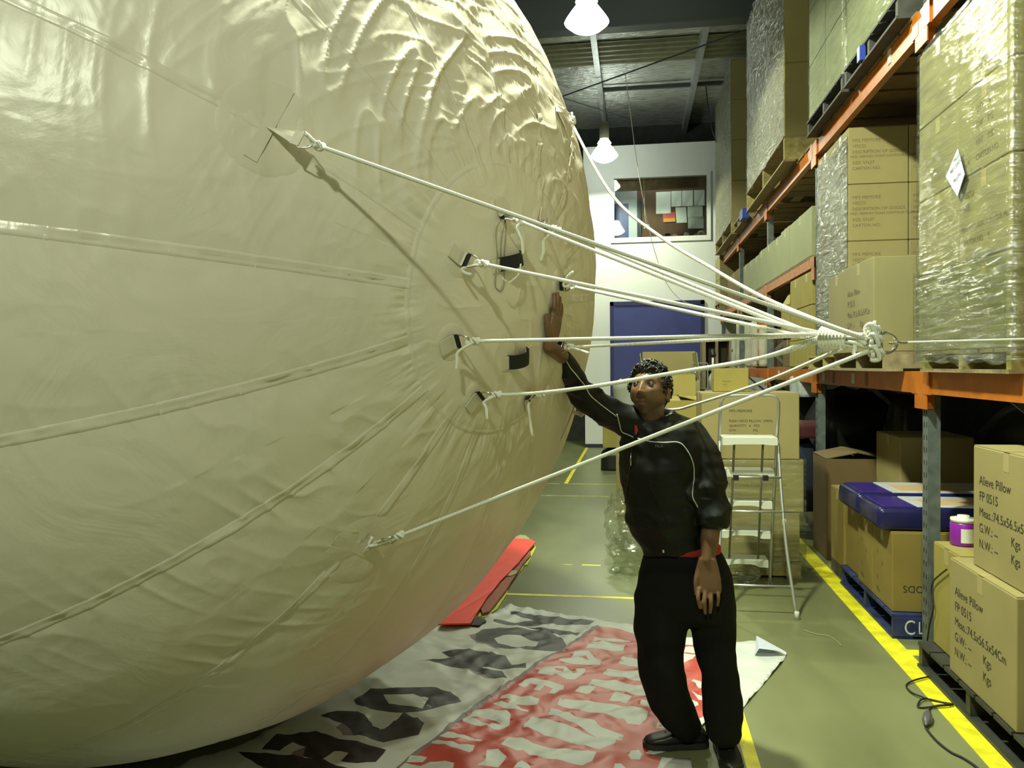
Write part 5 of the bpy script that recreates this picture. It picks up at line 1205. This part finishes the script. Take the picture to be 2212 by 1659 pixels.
SX = V((.985, -.17, 0)); FX = V((-.17, -.985, 0))
MPP = .00196
def sect(y, xl, xr, Y, hd, tilt=0, p=2.4, grow=0.0):
    c = PX((xl+xr)/2, y, Y); return ering(c, SX, (xr-xl)/2*MPP+grow, FX, hd+grow, p=p, tilt=tilt)
TORSO = [(893, 1380, 1436, 3.45, .060, 0), (907, 1362, 1478, 3.45, .080, 0), (925, 1346, 1508, 3.45, .100, 0), (955, 1338, 1520, 3.46, .118, 0), (990, 1337, 1522, 3.47, .128, 0), (1040, 1344, 1518, 3.49, .134, 0), (1090, 1349, 1518, 3.51, .140, 0), (1125, 1354, 1524, 3.52, .145, 0), (1155, 1367, 1530, 3.53, .138, .004), (1175, 1386, 1534, 3.53, .138, .010), (1188, 1394, 1528, 3.53, .124, .014)]
ARM_R = [(1388, 918, 3.45, .074), (1345, 904, 3.43, .069), (1317, 889, 3.40, .064), (1285, 869, 3.35, .058), (1253, 843, 3.30, .053), (1232, 812, 3.24, .047), (1213, 772, 3.17, .034)]
ARM_L = [(1486, 944, 3.46, .074), (1512, 980, 3.45, .078), (1527, 1032, 3.43, .074), (1534, 1078, 3.42, .074), (1538, 1108, 3.41, .070), (1538, 1134, 3.405, .062)]
HC = PX(1403, 847, 3.42)                                   # head centre
hf = V((-math.sin(math.radians(23)), -math.cos(math.radians(23)), 0)); hs = V((math.cos(math.radians(23)), -math.sin(math.radians(23)), 0))
_p = math.radians(14); HF = (hf*math.cos(_p)+V((0, 0, 1))*math.sin(_p)); HU = (V((0, 0, 1))*math.cos(_p)-hf*math.sin(_p)); HS = hs
def hp_(x, y, z): return HC+HS*x+HF*y+HU*z
def gs(v, m, s): return math.exp(-((v-m)/s)**2)
def head_pt(dx, dy, dz, k=1.0, face=True):
    x = .074*dx*k; y = (.090 if dy > 0 else .100)*dy*k; z = .110*dz*k
    t = max(0, min(1, -z/.116)); x *= 1-.30*t**1.7; y *= (1-.40*t if dy < 0 else 1-.06*t)
    if face and dy > .15:
        u, w = abs(x), z; a = 0
        br = max(0, min(1, (.034-w)/.056)) if w > -.022 else max(0, 1-(-.022-w)/.010)
        a += .025*gs(x, 0, .0105)*br+.010*gs(u, .013, .007)*gs(w, -.022, .009)
        a += -.012*gs(u, .032, .017)*gs(w, .016, .012)+.006*gs(u, .028, .025)*gs(w, .036, .009)
        a += .007*gs(x, 0, .023)*gs(w, -.0545, .006)+.008*gs(x, 0, .021)*gs(w, -.067, .007)-.006*gs(x, 0, .025)*gs(w, -.0605, .0028)
        a += .009*gs(x, 0, .02)*gs(w, -.100, .015)+.005*gs(u, .045, .015)*gs(w, -.008, .02)
        y += a
    return x, y, z
body = MB()
vs = []; fs = []; nj, nk = 72, 96
for j in range(nj+1):
    b = math.pi*j/nj
    for k in range(nk):
        a = 2*math.pi*k/nk; vs.append(hp_(*head_pt(math.sin(b)*math.cos(a), math.sin(b)*math.sin(a), math.cos(b))))
for j in range(nj):
    for k in range(nk): fs.append((j*nk+k, (j+1)*nk+k, (j+1)*nk+(k+1) % nk, j*nk+(k+1) % nk))
body.add(vs, fs)
for s in (-1, 1):
    e = V((0, 0, 0)); c = hp_(s*.073, -.012, -.006); ba = (HF*.25+HU).normalized(); fo = HS.cross(ba).normalized()
    ball(body, c+HS*(s*.006), .009, .020, .033, (HS*s+fo*.35).normalized(), fo, ba, 14); ball(body, c+HS*(s*.006)-ba*.022+fo*0, .007, .011, .013, HS, fo, ba, 10)
limb(body, [(hp_(0, -.018, -.04), .060), (hp_(.004, -.022, -.085), .056), (PX(1408, 905, 3.46), .058), (PX(1412, 935, 3.47), .075)])
body.loft([sect(y, xl, xr, Y, hd, 0, 2.4, -.018) for (y, xl, xr, Y, hd, tl) in TORSO[1:-1]])
limb(body, [(PX(x, y, Y), max(.026, r-.020)) for x, y, Y, r in ARM_R]); limb(body, [(PX(x, y, Y), r-.022) for x, y, Y, r in ARM_L])
# lower body under the trousers
limb(body, [(PX(1445, 1215, 3.53), .075), (PX(1430, 1290, 3.53), .075), (PX(1424, 1420, 3.50), .06), (PX(1445, 1512, 3.56), .05), (PX(1478, 1570, 3.63), .035)])
limb(body, [(PX(1512, 1215, 3.53), .075), (PX(1538, 1290, 3.53), .075), (PX(1552, 1430, 3.49), .06), (PX(1562, 1530, 3.51), .05), (PX(1562, 1592, 3.53), .035)])
# left forearm and hanging hand
limb(body, [(PX(1538, 1120, 3.41), .040), (PX(1533, 1165, 3.39), .038), (PX(1528, 1208, 3.37), .0285)])
YH = 3.365
rings = []
for (y, xc, w, t) in ((1205, 1528, 18, .019), (1225, 1528, 23, .017), (1250, 1529, 27, .016), (1270, 1530, 27.5, .0145), (1280, 1530, 26, .012)):
    rings.append(ering(PX(xc, y, YH-.006*(y-1205)/75), SX, w*MPP, FX, t, 18, 2.6))
body.loft(rings)
FR = [(((1510, 1272), (1508, 1294), (1512, 1313)), .0088), (((1523, 1277), (1522, 1302), (1523, 1324)), .0092), (((1536, 1277), (1536, 1302), (1534, 1323)), .0090), (((1549, 1270), (1552, 1290), (1550, 1308)), .0078)]
for (a, b, c), r in FR:
    limb(body, [(PX(*a, YH-.010), r*1.08), (PX(*b, YH-.022), r), (PX(*c, YH-.012), r*.82)], 12)
limb(body, [(PX(1510, 1228, YH+.004), .014), (PX(1504, 1255, YH-.004), .0115), (PX(1505, 1284, YH-.004), .0095)], 12)
# right wrist and hand pressed on the balloon
HPX = sph((1186, 702)); th_, ph_ = bang(HPX); hn = snorm(th_, ph_)
tip = sph((1199, 642)); ha = (tip-HPX); ha = (ha-hn*ha.dot(hn)).normalized(); hb = hn.cross(ha).normalized()
if hb.y > 0: hb = -hb                                      # hb points to the thumb side, towards the camera
sb = lambda p, off: surf(*bang(p), off)
PC = HPX+ha*(-.012)
def hq(u, v, off): return sb(PC+ha*u+hb*v, off)           # u along the hand, v to the thumb, off from the balloon
rings = []
for (u, w, t) in ((-.060, .026, .018), (-.035, .036, .018), (0, .042, .016), (.035, .043, .014), (.048, .040, .011)):
    rings.append(ering(hq(u, 0, .017), hb, w, hn, t, 18, 2.6))
body.loft(rings)
for v, L, sp_ in ((.031, .078, .10), (.010, .090, .03), (-.011, .084, -.03), (-.031, .066, -.12)):
    limb(body, [(hq(.040, v, .015), .0100), (hq(.040+L*.5, v+sp_*L*.5, .016), .0092), (hq(.040+L, v+sp_*L, .009), .0075)], 12)
limb(body, [(hq(-.030, .030, .018), .0150), (hq(-.004, .056, .016), .0120), (hq(.026, .070, .010), .0090)], 12)
WR = hq(-.070, 0, .022)
limb(body, [(PX(1213, 772, 3.17), .031), (WR.lerp(PX(1213, 772, 3.17), .5)+V((.006, 0, 0)), .029), (WR, .0255), (hq(-.045, 0, .018), .024)])
BODY, bw = remesh(body, 'body', M_skin, .0038, 3)
# skin colour as pigment: lips, brows, stubble, paler nails; eye sockets painted darker
rel = bw-np.array(HC); lx_, ly_, lz_ = rel@np.array(HS), rel@np.array(HF), rel@np.array(HU)
col = np.tile(np.array(SKIN), (len(bw), 1)); inhead = (np.linalg.norm(rel, axis=1) < .17) & (lz_ > -.13)
front = inhead & (ly_ > .02)
def G(v, m, s): return np.exp(-((v-m)/s)**2)
au = np.abs(lx_)
st = np.clip((-.030-lz_)/.025, 0, 1)*np.clip((ly_+.03)/.05, 0, 1)*inhead*.55
mo_ = G(au, 0, .030)*G(lz_, -.042, .008)*front*.75; bro = G(au, .031, .018)*G(lz_, .037, .0055)*front*.9
dark = np.clip(np.maximum(np.maximum(st, mo_), bro), 0, .92)
col = col*(1-dark[:, None])+np.array((.018, .012, .008))*dark[:, None]
lip = (G(au, 0, .021)*G(lz_, -.0605, .010)*front)[:, None]*.85; col = col*(1-lip)+np.array((.17, .07, .05))*lip
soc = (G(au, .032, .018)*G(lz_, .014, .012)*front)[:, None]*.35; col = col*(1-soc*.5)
at = BODY.data.attributes.new('skin', 'FLOAT_COLOR', 'POINT'); at.data.foreach_set('color', np.concatenate([col, np.ones((len(col), 1))], 1).astype(np.float32).ravel())
M_eye = mat('eye_white', (.10, .085, .065), .4); M_iris = mat('dark_iris', (.012, .008, .006), .15)
for s in (-1, 1):
    e = MB(); c = hp_(s*.032, .0712, .0165); ball(e, c, .0118, .0118, .0118, HS, HF, HU, 14); eb = e.build('eye', M_eye, MAN, True)
    i = MB(); ball(i, c+(HF*.0075-HS*.0018+HU*.003), .0066, .0056, .0066, HS, HF, HU, 10); i.build('iris', M_iris, eb, True)
    lid = MB(); rg = []
    for k in range(9):
        a = math.radians(-80+20*k); rg.append([c+HS*(.0135*math.sin(a))+HU*(.0062*math.cos(a)+.0015)+HF*(.0105*math.cos(a)*.7+.001), c+HS*(.0150*math.sin(a))+HU*(.011*math.cos(a)+.001)+HF*(.006*math.cos(a)), c+HS*(.0135*math.sin(a))+HU*(.009*math.cos(a))+HF*.002])
    lid.loft(rg); at2 = lid.build('eyelid', mat('eyelid_skin', (.12, .065, .034), .5), eb, True)
# hair
hm = MB(); vs = []; fs = []; nj, nk = 90, 110
def hmask(dx, dy, dz):
    x, y, z = dx*.074, dy*.095, dz*.116
    line = .064 if y > .045 else (.064+(-.006-.064)*min(1, (.045-y)/.035) if y > .01 else (-.006+(-.075+.006)*min(1, (.01-y)/.06)))
    if abs(x) > .055 and -.004 < y < .03: line = min(line, -.015)     # sideburn
    if abs(x) > .05 and -.04 < y < -.004: line = max(line, .022)      # round the ear
    line += .008*noise.noise((dx*9, dy*9, dz*4))
    return max(0, min(1, (z-line)/.012))
for j in range(nj+1):
    b = math.pi*j/nj
    for k in range(nk):
        a = 2*math.pi*k/nk; d = (math.sin(b)*math.cos(a), math.sin(b)*math.sin(a), math.cos(b)); m_ = hmask(*d)
        v = V(d); nz = noise.noise(v*5)*.5+.5*noise.noise(v*11)+.35*noise.noise(v*22)
        th2 = .009+.008*max(0, d[2])+.010*nz*(.4+max(0, d[2]))
        kk_ = 1+((th2)/.09)*m_-(.07)*(1-m_)
        vs.append(hp_(*head_pt(*d, kk_, False)))
for j in range(nj):
    for k in range(nk): fs.append((j*nk+k, (j+1)*nk+k, (j+1)*nk+(k+1) % nk, j*nk+(k+1) % nk))
hm.add(vs, fs); random.seed(11)
for q in range(420):                                       # wavy locks
    d = V((random.gauss(0, 1), random.gauss(.15, 1), abs(random.gauss(.55, .7)))).normalized()
    if hmask(*d) < .9: continue
    b0 = V(head_pt(*d, 1+(.011+.008*max(0, d.z))/.09, False)); tdir = (V((random.uniform(-1, 1), random.uniform(-.6, 1.0), random.uniform(-.3, .5)))); tdir = (tdir-d*tdir.dot(d)).normalized(); sd_ = d.cross(tdir)
    pts = []; L = random.uniform(.018, .034); ph0 = random.uniform(0, 6)
    for i in range(7):
        t = i/6; w = b0+tdir*(L*t)+d*(.007*math.sin(math.pi*t)-.004*t)+sd_*(.005*math.sin(ph0+5*t)); pts.append(hp_(*w))
    hm.tube(pts, [.0035, .0042, .0042, .0038, .0032, .0024, .0010], 5)
hm.build('hair', M_hair, MAN, True)
# ---------- clothes
def wr(co, s, amp, fr):
    return amp*(vnoise(co[:, 0]*fr, co[:, 1]*fr, co[:, 2]*fr*1.7+s)*.6+.4*vnoise(co[:, 0]*fr*2.3+s, co[:, 1]*fr*2.3, co[:, 2]*fr*3.1))
jk = MB(); jk.loft([sect(*t[:5], tilt=t[5]) for t in TORSO])
limb(jk, [(PX(x, y, Y), r) for x, y, Y, r in ARM_R[:-1]]); jk.tube([PX(*ARM_R[-2][:3]), PX(*ARM_R[-1][:3])], [ARM_R[-2][3], ARM_R[-1][3]], 18)
limb(jk, [(PX(x, y, Y), r) for x, y, Y, r in ARM_L[:-1]]); jk.tube([PX(*ARM_L[-2][:3]), PX(*ARM_L[-1][:3])], [ARM_L[-2][3], ARM_L[-1][3]], 20)
limb(jk, [(PX(1430, 925, 3.47), .085), (PX(1486, 944, 3.465), .072)])
limb(jk, [(PX(1505, 1060, 3.42), .072), (PX(1548, 1092, 3.42), .060)])
# standing collar, open at the throat
nk_c = PX(1411, 900, 3.455); CO = []
for k in range(25):
    a = math.radians(-128+256*k/24); d = (-FX*math.cos(a)+SX*math.sin(a)); lift = .040-.024*abs(a)/math.radians(128)
    c = nk_c+d*.080-V((0, 0, .004)); CO.append([c-d*.007-V((0, 0, .05)), c+d*.010-V((0, 0, .05)), c+d*.016+V((0, 0, lift)), c+d*.0+V((0, 0, lift+.006))])
jk.loft(CO)
def jd(co):
    el = np.array(PX(1253, 843, 3.30)); e2 = np.array(PX(1536, 1095, 3.42))
    k = 1+1.3*np.exp(-(np.linalg.norm(co-el, axis=1)/.12)**2)+1.6*np.exp(-(np.linalg.norm(co-e2, axis=1)/.10)**2)
    return (wr(co, 1.0, .011, 8)+.004*(1-np.abs(vnoise(co[:, 0]*14+co[:, 2]*9, co[:, 1]*10, co[:, 2]*16)))**4)*k
JK, jw = remesh(jk, 'jacket', M_jack, .0065, 4, disp=jd)
JB = BVHTree.FromPolygons([tuple(v) for v in jw], [tuple(p.vertices) for p in JK.data.polygons])
def on_jacket(p, off=.0025):
    h = JB.ray_cast(CAM, ray(p)); return None if h[0] is None else h[0]+h[1]*off
def pipe(px, name='piping', m=M_pipe, r=.0022, sub=6):
    pp = [V((a, b, 0)) for a, b in px]; pts = [on_jacket((q.x, q.y)) for q in spline(pp, sub)]; pts = [p for p in pts if p is not None]
    if len(pts) > 2: MB().tube(pts, r, 6).build(name, m, JK, True)
pipe([(1213, 769), (1222, 778), (1232, 795), (1259, 828), (1274, 853), (1299, 875), (1331, 899)]); pipe([(1332, 894), (1337, 912), (1343, 931), (1356, 938), (1369, 945)])
pipe([(1378, 947), (1400, 953), (1433, 956), (1466, 956), (1484, 973), (1497, 1002), (1499, 1034), (1496, 1070), (1502, 1085), (1508, 1096)])
zp = [on_jacket((1364, y), .004) for y in (978, 992, 1006)]
MB().tube(zp, .0032, 6).build('zip_pull', M_chrome, JK, True)
zl = [on_jacket((1372-.13*(y-925), y), .002) for y in range(930, 1180, 12)]; MB().tube([p for p in zl if p], .0028, 6).build('zip', M_black, JK, True)
lo = on_jacket((1415, 966), .004)
put_text('FILA', .018, mat('grey_embroidery', (.16, .17, .15), .6), JK, lo-wloc(JK), SX, V((0, 0, 1)), 'embroidered_logo')
te = MB(); te.loft([sect(1150, 1392, 1518, 3.53, .10), sect(1168, 1396, 1545, 3.53, .122, .0), sect(1180, 1398, 1556, 3.53, .128, .004), sect(1196, 1402, 1556, 3.53, .116, .0)])
te.build('tee_shirt', M_tee, MAN, True)
tq = [on_jacket(p, .003) for p in ((1371, 917), (1376, 920), (1379, 930), (1374, 941), (1371, 930))]
tc_ = MB(); tc_.add([q for q in tq]+[q+V((0, .006, 0)) for q in tq], [(0, 1, 2, 3, 4), (9, 8, 7, 6, 5)]+[(i, i+5, (i+1) % 5+5, (i+1) % 5) for i in range(5)]); tc_.build('tee_collar', M_tee, MAN)
tr = MB(); tr.loft([sect(1180, 1400, 1556, 3.535, .122, -.012), sect(1203, 1389, 1566, 3.535, .132, -.006), sect(1240, 1377, 1580, 3.535, .142), sect(1290, 1371, 1588, 3.53, .140), sect(1325, 1371, 1589, 3.53, .12, p=3), sect(1342, 1376, 1586, 3.53, .08, p=3)])
LEG = lambda Ls: limb(tr, [(PX(x, y, Y), w/2*.00203) for x, y, Y, w in Ls])
LEG([(1430, 1310, 3.53, 112), (1427, 1365, 3.52, 110), (1424, 1405, 3.51, 100), (1425, 1440, 3.50, 95), (1433, 1473, 3.52, 95), (1447, 1512, 3.56, 88), (1466, 1545, 3.60, 78), (1482, 1568, 3.63, 66)])
LEG([(1535, 1310, 3.53, 108), (1540, 1345, 3.53, 98), (1545, 1400, 3.51, 86), (1556, 1451, 3.50, 78), (1561, 1505, 3.51, 82), (1564, 1545, 3.52, 84), (1563, 1574, 3.525, 80)])
def tdp(co): return wr(co, 5.0, .008, 6)*np.clip((1.15-co[:, 2])/.5+.25, .25, 1.6)
TR, tw = remesh(tr, 'trousers', M_trou, .008, 4, disp=tdp)
tc2 = PX(1433, 1188, 3.40); MB().tube([tc2, tc2-V((0, 0, .012))], .004, 8).build('drawcord_tip', M_pipe, TR, True)
def shoe(heel, toe, name='shoe'):
    h = V((heel.x, heel.y, 0)); t = V((toe.x, toe.y, 0)); d = (t-h).normalized(); L = .285; sdv = d.cross(V((0, 0, 1))); sh = MB(); rings = []
    for (u, w, zt, zb3) in ((0, .020, .055, .030), (.02, .034, .085, .022), (.07, .040, .100, .020), (.11, .040, .098, .020), (.15, .043, .080, .020), (.20, .048, .062, .020), (.245, .044, .052, .020), (.272, .032, .044, .022), (.285, .014, .034, .026)):
        c = h+d*u+V((0, 0, (zt+zb3)/2)); rings.append(ering(c, sdv, w, V((0, 0, 1)), (zt-zb3)/2, 20, 2.8))
    sh.loft(rings); so = sh.build(name, M_shoe, MAN, True)
    sl = MB(); rr2 = []
    prof = [(0, .022), (.02, .036), (.08, .040), (.14, .042), (.20, .050), (.25, .046), (.278, .032), (.290, .012)]
    left = [h+d*u+sdv*w for u, w in prof]; right = [h+d*u-sdv*w for u, w in reversed(prof)]; N = len(left)*2; O = left+right
    sl.add([p+V((0, 0, .004)) for p in O]+[p+V((0, 0, .028)) for p in O], [tuple(range(N-1, -1, -1)), tuple(range(N, 2*N))]+[(i, (i+1) % N, (i+1) % N+N, i+N) for i in range(N)])
    sl.build('sole', M_sole, so)
    lc = MB()
    for u in (.13, .15, .17, .19): z = .100-.5*(u-.08)*.62; lc.tube(spline([h+d*u-sdv*.022+V((0, 0, z-.012)), h+d*u+V((0, 0, z)), h+d*u+sdv*.022+V((0, 0, z-.012))], 4), .003, 6)
    lc.build('laces', mat('grey_laces', (.05, .05, .045), .7), so, True)
    return so
tl_ = onZ((1396, 1614)); shoe(tl_+V((.272, .045, 0)), tl_)
hr_ = onZ((1556, 1612)); shoe(hr_+V((0, .02, 0)), hr_+V((.035, -.28, 0)))
